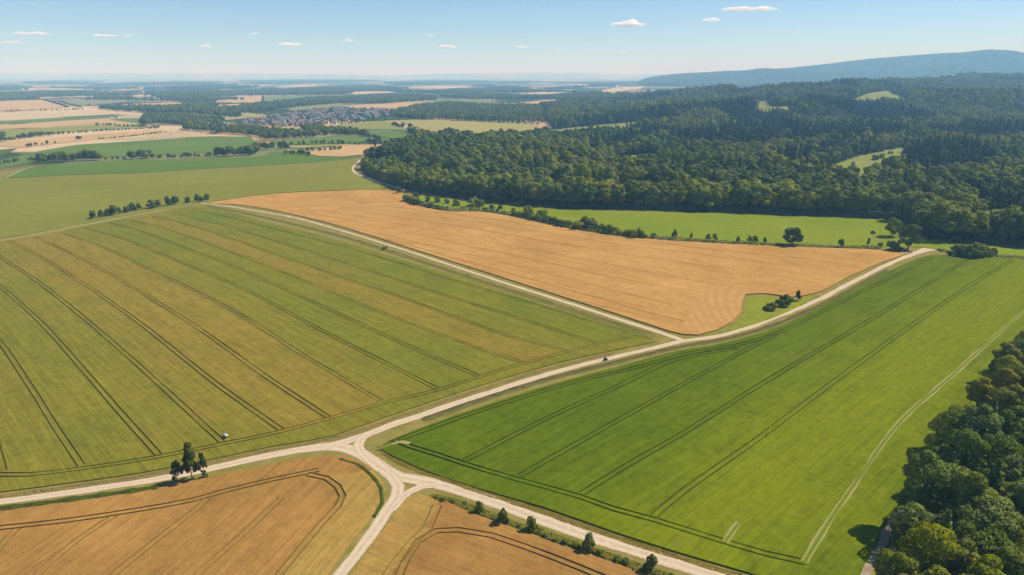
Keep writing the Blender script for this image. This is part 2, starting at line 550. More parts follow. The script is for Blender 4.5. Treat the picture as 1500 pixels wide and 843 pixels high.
F1_PX = [(-300, 378), (0, 355), (60, 346), (130, 331), (210, 316), (285, 303), (310, 305), (385, 325), (500, 354), (600, 385), (700, 416), (800, 449), (900, 480), (950, 495), (962, 501),
         (935, 507), (885, 517), (800, 537), (700, 567), (600, 600), (540, 621), (490, 639), (400, 655), (300, 676), (200, 695), (100, 709), (0, 722), (-120, 736), (-330, 740)]
head1 = [(-80, 705), (0, 697), (40, 697), (120, 688), (230, 671), (325, 652), (410, 634), (480, 615), (560, 592), (640, 573), (700, 554), (764, 534), (828, 517), (890, 502), (930, 495)]
t1_lines = [np.array(spline(PL(t), 12.0)) for t in T_PX]
T1_TINT = [.3, .3, .22, .3, .5, .72, .7, .36, .06, .08, .62, .2, .0, .0]


def f1_tint(x, y):
    px, py, _ = project(x, y, 0)
    # everything below the headland track is the headland itself
    hx = [p[0] for p in head1]; hy = [p[1] for p in head1]
    if py > np.interp(px, hx, hy) + 1 and px < 960: return .22
    return T1_TINT[min(13, side_index(t1_lines, x, y))]


# --- F3: bright green field
F3_PX = [(1366, 375), (1330, 386), (1290, 405), (1240, 431), (1190, 457), (1140, 480), (1090, 496), (1040, 508), (990, 516), (900, 540), (800, 567), (700, 599), (610, 631), (568, 648), (556, 658),
         (572, 668), (620, 690), (700, 717), (800, 746), (900, 781), (1000, 813), (1100, 842), (1180, 868), (1240, 890), (1258, 866), (1276, 810), (1302, 756), (1345, 712), (1395, 662), (1440, 615), (1490, 570), (1560, 520), (1640, 460), (1680, 392), (1600, 386), (1500, 380), (1420, 377)]
a3 = [(572, 651), (593, 643), (650, 622), (717, 599), (840, 562), (940, 538), (1000, 521), (1080, 507), (1145, 487), (1200, 460), (1280, 420), (1365, 379)]
b3 = [(680, 677), (740, 646), (800, 615), (917, 562), (985, 530), (1045, 517), (1080, 511)]
c3 = [(760, 700), (867, 639), (1007, 561), (1080, 521), (1126, 498), (1142, 488)]
d3 = [(853, 725), (917, 685), (1000, 637), (1118, 563), (1250, 485), (1340, 430), (1420, 380)]
e3 = [(957, 759), (1000, 723), (1110, 645), (1220, 562), (1340, 475), (1420, 420), (1482, 382)]
f3 = [(1178, 826), (1217, 762), (1267, 689), (1300, 642), (1333, 605), (1383, 562), (1440, 510), (1500, 457), (1560, 410)]
head3 = [(562, 640), (598, 655), (640, 668), (682, 682), (760, 705), (850, 730), (900, 748), (960, 764), (1030, 786), (1062, 796), (1120, 813), (1178, 826)]
stub3 = [(1062, 796), (1072, 782), (1083, 768)]


def f3_tint(x, y):
    px, py, _ = project(x, y, 0)
    le = [np.array(spline(PL(q), 12.0)) for q in ()]
    def right_of(ln):
        ys = np.array([p[1] for p in ln]); xs = np.array([p[0] for p in ln])
        o = np.argsort(ys)
        return px > np.interp(py, ys[o], xs[o])
    return .0


# --- F2: ripe tan field in the middle
F2_PX = [(304, 299), (345, 292), (400, 285), (480, 281), (555, 279), (586, 283), (596, 294), (618, 303), (650, 309), (700, 311), (740, 315), (800, 328), (850, 338), (950, 351), (1020, 356), (1100, 360), (1200, 364), (1280, 367), (1322, 372),
         (1290, 386), (1240, 408), (1196, 430), (1160, 436), (1120, 431), (1093, 432), (1087, 446), (1084, 460), (1072, 473), (1050, 485), (1022, 492), (1000, 491), (980, 486), (900, 460), (800, 428), (700, 396), (600, 364), (500, 333), (430, 315), (385, 306), (340, 300)]
L2 = [[(384, 311), (400, 307), (430, 304), (480, 302), (540, 298), (596, 296)]]
L2f = [
    [(425, 311), (480, 318), (560, 334), (700, 364), (850, 397), (960, 420)],
    [(455, 308), (520, 318), (620, 336), (760, 363), (900, 390), (1010, 412)],
    [(490, 306), (560, 315), (680, 334), (820, 358), (960, 380), (1060, 395)],
    [(520, 304), (600, 314), (720, 330), (860, 352), (1000, 371), (1120, 386)],
    [(555, 302), (640, 312), (760, 328), (900, 349), (1040, 366), (1180, 381)],
    [(440, 318), (520, 336), (640, 363), (760, 392), (880, 422), (985, 448)],
    [(480, 330), (600, 361), (720, 395), (840, 428), (960, 462), (1000, 472)],
]
# --- F4 / F5 wheat in front
F4_PX = [(-260, 775), (-100, 758), (0, 747), (100, 736), (200, 722), (300, 701), (380, 685), (450, 671), (490, 668), (520, 674), (548, 690), (562, 712), (560, 738), (540, 765), (512, 800), (484, 838), (450, 890), (420, 940), (-60, 960), (-300, 880)]
h4 = [
    [(-120, 788), (0, 775), (100, 764), (200, 749), (283, 734), (333, 720), (400, 704), (467, 690)],
    [(450, 696), (478, 702), (494, 714), (501, 728), (494, 744), (470, 770), (440, 805), (410, 842), (380, 885)],
    [(-20, 830), (2, 800), (14, 787), (26, 775)],
    [(20, 885), (55, 842), (110, 795), (150, 768), (168, 757)],
    [(130, 880), (168, 842), (230, 792), (290, 745), (303, 732)],
    [(255, 880), (290, 842), (350, 790), (412, 731)],
]
F5_PX = [(596, 730), (615, 725), (650, 735), (700, 756), (760, 779), (820, 800), (900, 826), (980, 855), (1060, 890), (900, 960), (440, 960), (470, 905), (512, 846), (545, 800), (578, 755)]
i5 = [(560, 905), (582, 850), (594, 822), (612, 795), (640, 779), (672, 778), (720, 786), (770, 803), (850, 834), (930, 868)]
o5 = [(556, 860), (580, 826), (605, 795), (626, 775), (640, 742)]

F6_PX = [(-300, 285), (0, 263), (100, 259), (200, 256), (300, 250), (400, 244), (460, 240), (500, 236), (530, 233), (516, 247), (524, 256), (548, 266), (580, 276), (552, 278), (480, 280), (400, 284), (345, 291), (302, 297), (285, 300), (210, 312), (130, 326), (60, 340), (0, 350), (-300, 372)]
F7_PX = [(8, 261), (30, 252), (62, 244), (120, 239), (180, 236), (260, 234), (325, 232), (385, 229), (402, 223), (440, 223), (470, 230), (505, 231), (529, 229), (529, 231), (460, 238), (400, 242), (300, 248), (200, 254), (100, 257)]
F10_PX = [(606, 285), (655, 291), (720, 299), (775, 304), (830, 308), (920, 310), (1000, 312), (1100, 315), (1200, 319), (1296, 324), (1326, 334), (1342, 350), (1385, 357), (1450, 362), (1560, 368), (1680, 377), (1680, 386), (1560, 380), (1480, 376), (1400, 372), (1372, 366), (1340, 362), (1300, 362), (1250, 361), (1130, 357), (1040, 352), (950, 346), (880, 337), (820, 327), (760, 313), (720, 309), (660, 305), (620, 298), (598, 289)]
G2_PX = [(1095, 434), (1122, 434), (1160, 438), (1194, 434), (1180, 444), (1140, 463), (1090, 480), (1040, 491), (1030, 492), (1054, 487), (1076, 475), (1089, 460), (1091, 446)]


def crop_line(pts, w): return [(spline(PL(pts), 8.0), w)]


def heading(a, b):
    p, q = P(*a), P(*b)
    return math.atan2(q[1] - p[1], q[0] - p[0])


def f4_tint(x, y):
    px, py, _ = project(x, y, 0)
    return .85 if py > 690 and px > np.interp(py, [690, 702, 714, 728, 744, 770, 805, 842, 885], [470, 480, 496, 503, 496, 472, 442, 412, 380]) else .0


def f5_tint(x, y):
    px, py, _ = project(x, y, 0)
    return .8 if px < np.interp(py, [742, 775, 795, 826, 860], [640, 626, 605, 580, 556]) else .0


def build_fields():
    r1, r2, r3 = heading((250, 379), (640, 571)), heading((455, 312), (1010, 412)), heading((957, 759), (1482, 382))
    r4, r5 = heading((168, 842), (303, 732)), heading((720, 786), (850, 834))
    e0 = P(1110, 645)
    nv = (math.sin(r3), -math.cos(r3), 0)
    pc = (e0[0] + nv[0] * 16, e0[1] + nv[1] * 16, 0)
    m1 = crop_mat('crop_olive', (.160, .152, .014), (.118, .136, .013), (.222, .152, .024), r1, 46, .85, .36, (.13, .155, .028), .2)
    tr = []
    for t in T_PX: tr += tram(t, 2.0, .52)
    tr += tram(head1, 2.0, .62)
    field('cereal_field', 'large striped olive and gold cereal field with long tramlines', smooth_poly(F1_PX), tr, .38, m1, M['soil_olive'], f1_tint)
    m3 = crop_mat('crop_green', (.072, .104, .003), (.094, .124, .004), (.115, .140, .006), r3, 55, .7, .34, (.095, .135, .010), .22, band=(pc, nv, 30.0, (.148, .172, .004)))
    tr = []
    for t in (a3, b3, c3, d3, e3): tr += tram(t, 2.0, .68)
    tr += tram(head3, 2.0, .7)
    f = field('green_field', 'deep green crop field with paired tractor tracks', smooth_poly(F3_PX), tr, .5, m3, M['soil_green'], f3_tint, bare=())
    m2 = crop_mat('crop_tan', (.42, .238, .070), (.35, .19, .052), (.30, .16, .042), r2, 60, 1.0, .18, (.40, .27, .10), .18)
    tr = []
    for t in L2: tr += crop_line(t, 1.5)
    for t in L2f: tr += crop_line(t, .6)
    field('wheat_field', 'ripe tan wheat field in the middle with faint rows', smooth_poly(F2_PX), tr, .55, m2, M['soil_tan'], z0=.42)
    m4 = crop_mat('crop_wheat', (.33, .175, .046), (.255, .138, .034), (.315, .205, .048), r4, 30, .6, .26, (.25, .22, .05), .2)
    tr = []
    for t in h4: tr += tram(t, 1.9, .6)
    field('barley_field', 'golden brown barley field with curving tracks beside the junction', smooth_poly(F4_PX), tr, .36, m4, M['soil_weed'], f4_tint)
    m5 = crop_mat('crop_barley', (.30, .158, .043), (.245, .130, .034), (.315, .205, .048), r5, 30, .5, .24, (.25, .20, .055), .2)
    tr = tram(i5, 1.9, .6) + tram(o5, 2.6, .45)
    field('barley_field', 'brown barley field below the wider gravel road', smooth_poly(F5_PX), tr, .36, m5, M['soil_weed'], f5_tint)
    m6 = crop_mat('crop_far_olive', (.185, .180, .026), (.155, .160, .022), (.2, .2, .03), math.radians(-10), 120, .5, .14, (.245, .22, .05), .25, .4)
    field('pasture_field', 'wide olive green field beyond the row of small trees', smooth_poly(F6_PX), [], .5, m6, M['soil_olive'])
    m7 = crop_mat('crop_far_green', (.085, .140, .016), (.105, .15, .022), (.2, .2, .03), math.radians(-10), 120, .4, .12, None, 0, .4)
    field('pasture_field', 'mid green strip of field under the long tree hedge', smooth_poly(F7_PX, 14), [], .5, m7, M['soil_olive'])
    m10 = crop_mat('meadow_grass', (.145, .190, .010), (.175, .205, .014), (.2, .2, .03), math.radians(8), 70, .5, .16, (.25, .25, .04), .25, .6)
    tr = []
    for t in ([(800, 312), (950, 322), (1100, 330), (1250, 337)], [(760, 305), (900, 314), (1060, 320), (1290, 328)], [(870, 328), (1000, 337), (1150, 345), (1290, 350)]):
        tr += crop_line(t, .5)
    field('meadow', 'bright yellow green meadow in front of the forest', smooth_poly(F10_PX), [], .25, m10, M['soil_green'], cat='meadow')
    mg = crop_mat('corner_grass', (.17, .20, .015), (.21, .215, .022), (.2, .2, .03), 0, 25, .3, .3, (.25, .21, .06), .25)
    field('grass_corner', 'green grass corner between tan field and gravel road', smooth_poly(G2_PX), [], .15, mg, M['soil_green'], cat='grass')
    # swath of combed stubble beside the corner
    swp = [(1000, 484), (1010, 462), (1024, 440), (1040, 426), (1062, 420), (1086, 424), (1090, 434), (1085, 448), (1080, 462), (1064, 476), (1042, 485), (1018, 489)]
    k = NT('stubble_swath')
    p = k.pos()
    v = k.n('ShaderNodeVectorMath', {0: k.mapping(p, 0, (1, .45, 1)), 1: (P(1190, 480)[0], P(1190, 480)[1] * .45, 0)}, operation='DISTANCE').outputs['Value']
    wv = k.math('ADD', k.math('MULTIPLY', k.math('SINE', k.math('MULTIPLY', v, 1.35)), .5), .5)
    c = k.mix(k.math('MULTIPLY', wv, k.maprange(k.noise(p, .12, 3), .35, .6)), (.375, .205, .066), (.43, .25, .094))
    c = k.gain(c, k.maprange(k.noise(p, 1.3, 4, .7), .2, .8, .85, 1.15))
    ms = k.surf(c, .95, k.noise(p, 2), .4, .2, 0.0)
    pl = smooth_poly(swp, 5)
    n = len(pl)
    V = [(a, b, .57) for a, b in pl] + [(a, b, .55) for a, b in pl]
    me = mesh('stubble_swath', V, [list(range(n))] + [[i + n, (i + 1) % n + n, (i + 1) % n, i] for i in range(n)], [ms])
    if me.polygons[0].normal.z < 0: me.flip_normals()
    obj('stubble_swath', me, kind='structure', label='paler swath of combed stubble in the tan field corner', cat='field')


# far parcels: draped sheets
FAR = [
    ('tan', [(-60, 150), (0, 148), (62, 147), (97, 157), (22, 163), (-60, 166)], 'tan field parcel at far left under a dark hedge'),
    ('tan', [(66, 147), (84, 149), (118, 158), (101, 157)], 'narrow tan strip field between two dark hedge lines'),
    ('grey', [(88, 149), (150, 143), (236, 141), (241, 147), (180, 150), (121, 156)], 'large grey green field on the far plain'),
    ('pale', [(145, 143), (180, 140), (237, 138), (236, 141), (150, 143)], 'thin pale straw strip behind the grey green field'),
    ('tan', [(126, 157), (200, 152), (262, 150), (268, 153), (252, 158), (150, 160)], 'long tan strip field south of the grey green field'),
    ('pale', [(-60, 168), (0, 165), (130, 162), (232, 167), (225, 171), (165, 168), (0, 177), (-60, 181)], 'broad pale stubble strip across the left plain'),
    ('green', [(-60, 182), (0, 178), (160, 169), (162, 173), (0, 183), (-60, 187)], 'thin green strip field running toward the farmstead'),
    ('green', [(158, 176), (178, 174), (206, 174), (202, 182), (190, 182)], 'small green field beside the dark farmstead'),
    ('tan', [(-60, 188), (0, 184), (150, 175), (230, 185), (140, 183), (0, 190), (-60, 194)], 'long light tan strip field above the olive field'),
    ('olive', [(-60, 196), (0, 191), (140, 184), (232, 187), (100, 194), (0, 205), (-60, 212)], 'olive green strip field above the tree hedge'),
    ('tan', [(-60, 220), (0, 210), (110, 200), (238, 190), (246, 193), (140, 205), (82, 211), (34, 217), (0, 215)], 'tan strip field just below the tree hedge'),
    ('pale', [(150, 206), (244, 194), (258, 192), (332, 200), (300, 201), (210, 204)], 'pale straw field with rows of tiny trees'),
    ('green', [(-80, 246), (0, 236), (58, 222), (112, 213), (220, 206), (300, 201), (368, 201), (374, 210), (336, 222), (260, 226), (180, 230), (62, 236), (0, 248)], 'bright green field behind the long tree hedge'),
    ('dgreen', [(-80, 233), (-20, 222), (26, 218), (14, 224), (0, 230)], 'small dark green field at the left edge'),
    ('tan', [(314, 151), (331, 142), (386, 142), (382, 151)], 'tan block field standing out on the central plain'),
    ('gg', [(388, 142), (440, 140), (502, 140), (500, 146), (384, 150)], 'soft green block field beside the tan block'),
    ('tan', [(296, 156), (340, 153), (386, 152), (336, 161), (320, 158)], 'pale tan wedge field before the central woods'),
    ('olive', [(250, 167), (300, 167), (317, 170), (308, 175), (250, 173), (232, 170)], 'olive field at the west end of the village'),
    ('yel', [(344, 166), (358, 165), (408, 172), (396, 175), (352, 171)], 'yellow straw field inside the village edge'),
    ('olive', [(420, 160), (460, 155), (500, 152), (502, 156), (428, 163)], 'olive strip field behind the village roofs'),
    ('tan', [(502, 156), (560, 152), (620, 148), (654, 154), (592, 159), (504, 160)], 'long tan field behind the village houses'),
    ('gg', [(610, 152), (650, 145), (732, 148), (752, 147), (700, 152), (656, 154)], 'soft green field behind the dark wood'),
    ('yel', [(584, 178), (604, 176), (690, 178), (750, 181), (792, 185), (782, 191), (700, 197), (634, 195), (614, 188)], 'yellowish olive field in front of the dark wood'),
    ('olive', [(470, 189), (500, 183), (560, 178), (582, 181), (598, 192), (560, 190), (510, 191)], 'olive field just below the village'),
    ('green', [(480, 195), (512, 191), (560, 191), (600, 193), (606, 200), (576, 204), (540, 199), (500, 194)], 'green field with the lone dark trees on its corner'),
    ('green', [(396, 209), (430, 204), (500, 199), (542, 203), (526, 211), (500, 211), (440, 213)], 'green strip field between two leafy hedges'),
    ('yel', [(404, 216), (440, 214), (516, 212), (520, 213), (440, 218)], 'thin straw strip between dark bushes'),
    ('tan', [(462, 221), (500, 214), (592, 212), (566, 222), (530, 228), (500, 231), (470, 230), (440, 225)], 'tan field at the tip of the forest'),
    ('tan', [(750, 152), (800, 147), (832, 146), (802, 153), (752, 158)], 'tan field beside the rising forest'),
    ('pale', [(756, 139), (800, 134), (842, 131), (832, 136), (770, 141)], 'pale field far out before the ridge'),
    ('pale', [(870, 136), (900, 129), (946, 126), (938, 131), (900, 135)], 'pale fields at the foot of the blue ridge'),
    ('pale', [(500, 136), (560, 133), (580, 136), (520, 139)], 'pale distant field strip over the village'),
    ('pale', [(20, 133), (120, 129), (140, 132), (60, 136)], 'pale distant field strip at far left'),
    ('tan', [(150, 130), (230, 127), (250, 129), (180, 133)], 'tan distant field strip on the left plain'),
    ('pale', [(580, 129), (640, 126), (700, 126), (660, 130)], 'pale distant strip at the centre of the plain'),
    ('pale', [(400, 127), (470, 125), (500, 126), (440, 129)], 'pale distant strip beyond the central woods'),
]
FARCOL = {'tan': ((.44, .29, .135), (.38, .25, .11)), 'pale': ((.46, .35, .20), (.41, .31, .175)), 'green': ((.115, .165, .03), (.09, .14, .028)), 'olive': ((.22, .215, .05), (.18, .185, .045)),
          'grey': ((.20, .19, .085), (.17, .17, .08)), 'dgreen': ((.07, .10, .02), (.09, .11, .03)), 'gg': ((.16, .19, .07), (.13, .16, .06)), 'yel': ((.31, .26, .085), (.25, .23, .065))}


def build_far():
    mats = {k: crop_mat('parcel_' + k, a, b, b, .3, 160, .4, .12, None, 0, .25) for k, (a, b) in FARCOL.items()}
    for i, (k, px, lab) in enumerate(FAR):
        pl = PL(px)
        zmax = 0.0
        z = .35 + .03 * i
        V, F = [], []
        if sum(pl[q][0] * pl[(q + 1) % len(pl)][1] - pl[(q + 1) % len(pl)][0] * pl[q][1] for q in range(len(pl))) < 0: pl = pl[::-1]
        vs = [Vector(p) for p in pl]
        # gridded so the sheet follows the land
        ov, _, of, _, _, orig = delaunay_2d_cdt(vs, [], [list(range(len(vs)))], 0, 1e-3, True)
        V = [(p[0], p[1], float(terrain(p[0], p[1])) + z) for p in ov]
        F = [list(f) for f, o in zip(of, orig) if o]
        me = mesh('field_parcel', V, F, [mats[k]])
        a = me.attributes.new('tint', 'FLOAT', 'FACE')
        obj('field_parcel', me, kind='structure', label=lab, cat='field')


# ------------------------------------------------------------------ roads
def road(name, label, pts, width, z, mat, step=3.0, raw=None):
    ln = raw or spline(PL(pts), step)
    n = len(ln)
    w = np.full(n, width) if np.isscalar(width) else np.interp(np.linspace(0, 1, n), np.linspace(0, 1, len(width)), width)
    rng = np.random.default_rng(len(pts) * 13 + int(z * 1e4))
    jl = np.convolve(rng.normal(0, .34, n + 6), np.ones(3) / 3, 'same')[3:-3]; jr = np.convolve(rng.normal(0, .34, n + 6), np.ones(3) / 3, 'same')[3:-3]
    cols = [-1, -.5, 0, .5, 1]
    V, A = [], []
    for c in cols:
        j = jl if c == 1 else (jr if c == -1 else 0)
        o = offset(ln, c * w / 2 + j)
        V += [(p[0], p[1], z) for p in o]
        A += [c] * n
    F = []
    for k in range(4):
        for i in range(n - 1):
            F.append([k * n + i, k * n + i + 1, (k + 1) * n + i + 1, (k + 1) * n + i])
    me = mesh(name, V, F, [mat])
    # faces must look up
    if me.polygons[0].normal.z < 0: me.flip_normals()
    a = me.attributes.new('across', 'FLOAT', 'POINT'); a.data.foreach_set('value', np.array(A, dtype=np.float32))
    return obj(name, me, kind='structure', label=label, cat='road')


R1A = [(-240, 764), (-100, 747), (0, 735), (100, 722), (200, 707), (250, 698), (320, 684), (400, 666), (450, 657), (490, 654), (520, 661), (548, 677), (575, 697)]
R1B = [(470, 657), (505, 648), (540, 636), (600, 614), (700, 581), (800, 549), (880, 528), (950, 512), (1000, 500), (1050, 493), (1100, 479), (1150, 460), (1200, 439), (1250, 413), (1300, 388), (1335, 374), (1364, 365)]
R1C = [(545, 634), (531, 641), (526, 652), (533, 665), (548, 679), (570, 692)]
R2 = [(545, 676), (565, 690), (585, 699), (615, 705), (650, 712), (700, 727), (800, 764), (900, 798), (1000, 828), (1060, 847), (1180, 888), (1320, 940)]
R3 = [(560, 687), (575, 699), (584, 713), (582, 727), (570, 745), (550, 775), (520, 815), (495, 847), (450, 910), (415, 960)]
R3B = [(640, 711), (618, 713), (600, 721), (588, 731), (574, 748)]
R4 = [(1003, 500), (980, 492), (900, 466), (800, 434), (700, 402), (600, 369), (500, 338), (430, 319), (380, 310), (330, 302), (292, 298)]


def build_roads():
    road('gravel_road', 'pale gravel road sweeping along the bottom of striped field to junction', R1A, [3.6, 3.6, 3.6, 3.8, 5.2, 5.4], .034, M['road'])
    road('gravel_road', 'pale gravel road climbing from junction past green field to forest', R1B, [4.2, 3.5, 3.2, 3.2, 3.4, 4.4], .042, M['road'])
    road('gravel_road', 'short curved gravel arm closing the small grass triangle', R1C, 3.6, .050, M['road'])
    road('gravel_road', 'wider gravel road running between green field and brown barley', R2, [5, 5.2, 4.8, 4.8], .058, M['road'])
    road('gravel_road', 'gravel road running down between the two barley fields', R3, 3.7, .066, M['road'])
    road('gravel_road', 'short gravel arm closing the brown triangle', R3B, 3.0, .074, M['road'])
    road('farm_track', 'straight pale farm track between striped field and tan field', R4, [3.4, 2.6, 2.6, 2.8], .082, M['road'])
    road('farm_track', 'grassy track under the row of small trees', [(292, 299), (260, 304), (210, 313), (130, 329), (60, 342), (0, 353), (-200, 384)], 3.2, .09, M['track'])
    road('farm_track', 'thin pale track curving round the forest tip', [(530, 233), (517, 247), (522, 255), (546, 264), (578, 275), (600, 281), (640, 288)], 3.0, .55, M['road'])
    road('farm_track', 'pale track corner at the hedge end', [(8, 262), (24, 254), (46, 246), (64, 243)], 3.5, .55, M['track'])
    road('farm_track', 'gravel spur into the tan field by the big round tree', [(1352, 368), (1335, 370), (1316, 371)], 3.4, .098, M['road'])
    road('farm_track', 'gravel apron at the road end beside the meadow', [(1338, 373), (1352, 368), (1366, 364), (1376, 363)], [4, 6, 8, 7], .106, M['road'])
    road('farm_track', 'shaded lane along the edge of the dark wood', [(1240, 905), (1266, 848), (1288, 805), (1310, 760), (1328, 742), (1352, 728), (1385, 718)], 1.9, .53, M['lane'])
    road('tractor_track', 'double pale wheel track along the right side of green field', f3, 1.8, .52, tyre_track(), 4)
    road('tractor_track', 'pale stub of wheel track at the green field corner', stub3, 1.5, .524, tyre_track(), 3)
    road('tractor_track', 'pale worn link between junction verge and green field', [(552, 661), (570, 654), (588, 649), (600, 652)], 1.1, .53, M['track'], 2)


def tyre_track():
    if 'tyre' in M: return M['tyre']
    k = NT('tyre_track')
    p = k.pos()
    ac = k.math('ABSOLUTE', k.attr('across'))
    a2 = k.math('ADD', ac, k.maprange(k.noise(p, .5, 4, .7), .3, .7, -.1, .1))
    rut = k.math('MULTIPLY', k.maprange(a2, .42, .56), k.maprange(a2, .9, 1.0, 1.0, .3))
    c = k.mix(rut, k.mix(k.noise(p, 1.2, 4), (.10, .14, .010), (.135, .165, .014)), k.mix(k.noise(p, .8, 4), (.20, .19, .05), (.30, .26, .095)))
    M['tyre'] = k.surf(c, .95, k.noise(p, 3, 3), .3, .1, 0.0)
    return M['tyre']


# ------------------------------------------------------------------ vegetation meshes
def cards(cent, dirs, shade_n, size, rng, tone, mat, name, aspect=.75):
    """one leaf spray (a quad) at each centre, facing roughly `dirs`, shading normal `shade_n`"""
    n = len(cent)
    nd = dirs + rng.normal(0, .36, (n, 3))
    nd /= np.linalg.norm(nd, axis=1, keepdims=True)
    r = rng.normal(0, 1, (n, 3))
    t = np.cross(nd, r); t /= np.maximum(np.linalg.norm(t, axis=1, keepdims=True), 1e-6)
    b = np.cross(nd, t)
    s = (size * rng.uniform(.6, 1.35, n))[:, None]
    w = s * aspect
    bend = nd * s * rng.uniform(-.25, .05, n)[:, None]
    V = np.empty((n, 4, 3))
    V[:, 0] = cent - t * s * .5 - b * w * rng.uniform(.2, .5, n)[:, None] + bend
    V[:, 1] = cent + t * s * rng.uniform(.2, .5, n)[:, None] - b * w * .5
    V[:, 2] = cent + t * s * .5 + b * w * rng.uniform(.2, .5, n)[:, None] + bend
    V[:, 3] = cent - t * s * rng.uniform(.2, .5, n)[:, None] + b * w * .5
    V = V.reshape(-1, 3)
    F = np.arange(n * 4).reshape(n, 4)
    me = bpy.data.meshes.new(name)
    me.from_pydata(V.tolist(), [], F.tolist())
    me.materials.append(mat)
    me.polygons.foreach_set('use_smooth', np.ones(n, dtype=bool))
    a = me.attributes.new('leaf_tone', 'FLOAT', 'POINT'); a.data.foreach_set('value', np.repeat(tone, 4).astype(np.float32))
    sn = shade_n / np.maximum(np.linalg.norm(shade_n, axis=1, keepdims=True), 1e-6)
    me.normals_split_custom_set_from_vertices(np.repeat(sn, 4, axis=0).tolist())
    me.update()
    return me


def sph(rng, n):
    v = rng.normal(0, 1, (n, 3))
    return v / np.linalg.norm(v, axis=1, keepdims=True)


def crown_mesh(name, seed, H, R, zb, nl, per, leaf, mat, lobe=(.26, .42), pear=0.0):
    rng = np.random.default_rng(seed)
    cz = (H + zb) / 2; hz = (H - zb) / 2
    d = sph(rng, nl)
    d[:, 2] = np.where(d[:, 2] < -.55, -d[:, 2], d[:, 2])
    rad = rng.uniform(.35, .80, nl)
    c = d * rad[:, None] * np.array([R, R, hz])
    c[:, :2] *= (1 - pear * np.clip(c[:, 2:3] / hz, -1, 1))
    c[:, :2] += rng.normal(0, R * .06, (nl, 2))
    c[:, 2] += cz
    lr = R * rng.uniform(lobe[0], lobe[1], nl)
    CE, DI, SN, TO = [], [], [], []
    for i in range(nl):
        m = int(per * (lr[i] / (R * .34)) ** 2)
        q = sph(rng, m)
        q[:, 2] *= .85
        pts = c[i] + q * lr[i] * rng.uniform(.9, 1.05, (m, 1))
        e = (pts - np.array([0, 0, cz])) / np.array([R, R, hz])
        er = np.linalg.norm(e, axis=1)
        # drop leaves buried inside another lobe
        dd = np.linalg.norm(pts[:, None, :] - c[None], axis=2) / lr[None]
        dd[:, i] = 9
        keep = (dd.min(1) > .88) & (er > .42)
        pts, q, e = pts[keep], q[keep], e[keep]
        out = e / np.maximum(np.linalg.norm(e, axis=1, keepdims=True), 1e-6)
        CE.append(pts); DI.append(q); SN.append(q * .8 + out * .25 + rng.normal(0, .22, q.shape))
        TO.append(np.clip(rng.uniform(0, 1) * .55 + rng.uniform(0, .45, len(pts)), 0, 1))
    return cards(np.concatenate(CE), np.concatenate(DI), np.concatenate(SN), leaf, rng, np.concatenate(TO), mat, name)


def spruce_mesh(name, seed, H, R, zb, tiers, per, leaf, mat, gap=0.0):
    rng = np.random.default_rng(seed)
    CE, DI, SN, TO = [], [], [], []
    for k in range(tiers):
        t = (k + .5) / tiers
        z = zb + (H - zb) * t
        r = R * (1 - t) ** .82 * rng.uniform(.85, 1.12) + .12
        nb = max(4, int(per * (.35 + (1 - t))))
        ang = rng.uniform(0, 6.283, nb)
        br = r * rng.uniform(.7, 1.1, nb)
        if gap > 0: br[rng.uniform(0, 1, nb) < gap] *= .35
        for a, b in zip(ang, br):
            m = max(2, int(4 * b / leaf * .5) + 1)
            s = rng.uniform(.25, 1, m)
            x = np.cos(a) * b * s; y = np.sin(a) * b * s
            zz = z - b * .38 * s ** 1.3 + rng.normal(0, leaf * .18, m)
            CE.append(np.stack([x, y, zz], 1) + rng.normal(0, leaf * .22, (m, 3)))
            o = np.array([math.cos(a), math.sin(a), .65])
            DI.append(np.tile(o * np.array([.5, .5, 1.2]), (m, 1)))
            SN.append(np.tile(o, (m, 1)) + rng.normal(0, .25, (m, 3)))
            TO.append(rng.uniform(0, 1, m) * .6 + s * .4)
    return cards(np.concatenate(CE), np.concatenate(DI), np.concatenate(SN), leaf, rng, np.concatenate(TO), mat, name)


def tube(V, F, pts, rads, seg=6):
    base = len(V)
    prev = None
    for i, (p, r) in enumerate(zip(pts, rads)):
        p = Vector(p)
        d = (Vector(pts[min(i + 1, len(pts) - 1)]) - Vector(pts[max(i - 1, 0)])).normalized()
        a = d.orthogonal().normalized(); b = d.cross(a)
        for k in range(seg):
            t = 6.2832 * k / seg
            V.append(tuple(p + (a * math.cos(t) + b * math.sin(t)) * r))
    for i in range(len(pts) - 1):
        for k in range(seg):
            a = base + i * seg + k; b = base + i * seg + (k + 1) % seg
            F.append([a, b, b + seg, a + seg])
    F.append([base + (len(pts) - 1) * seg + k for k in range(seg)])


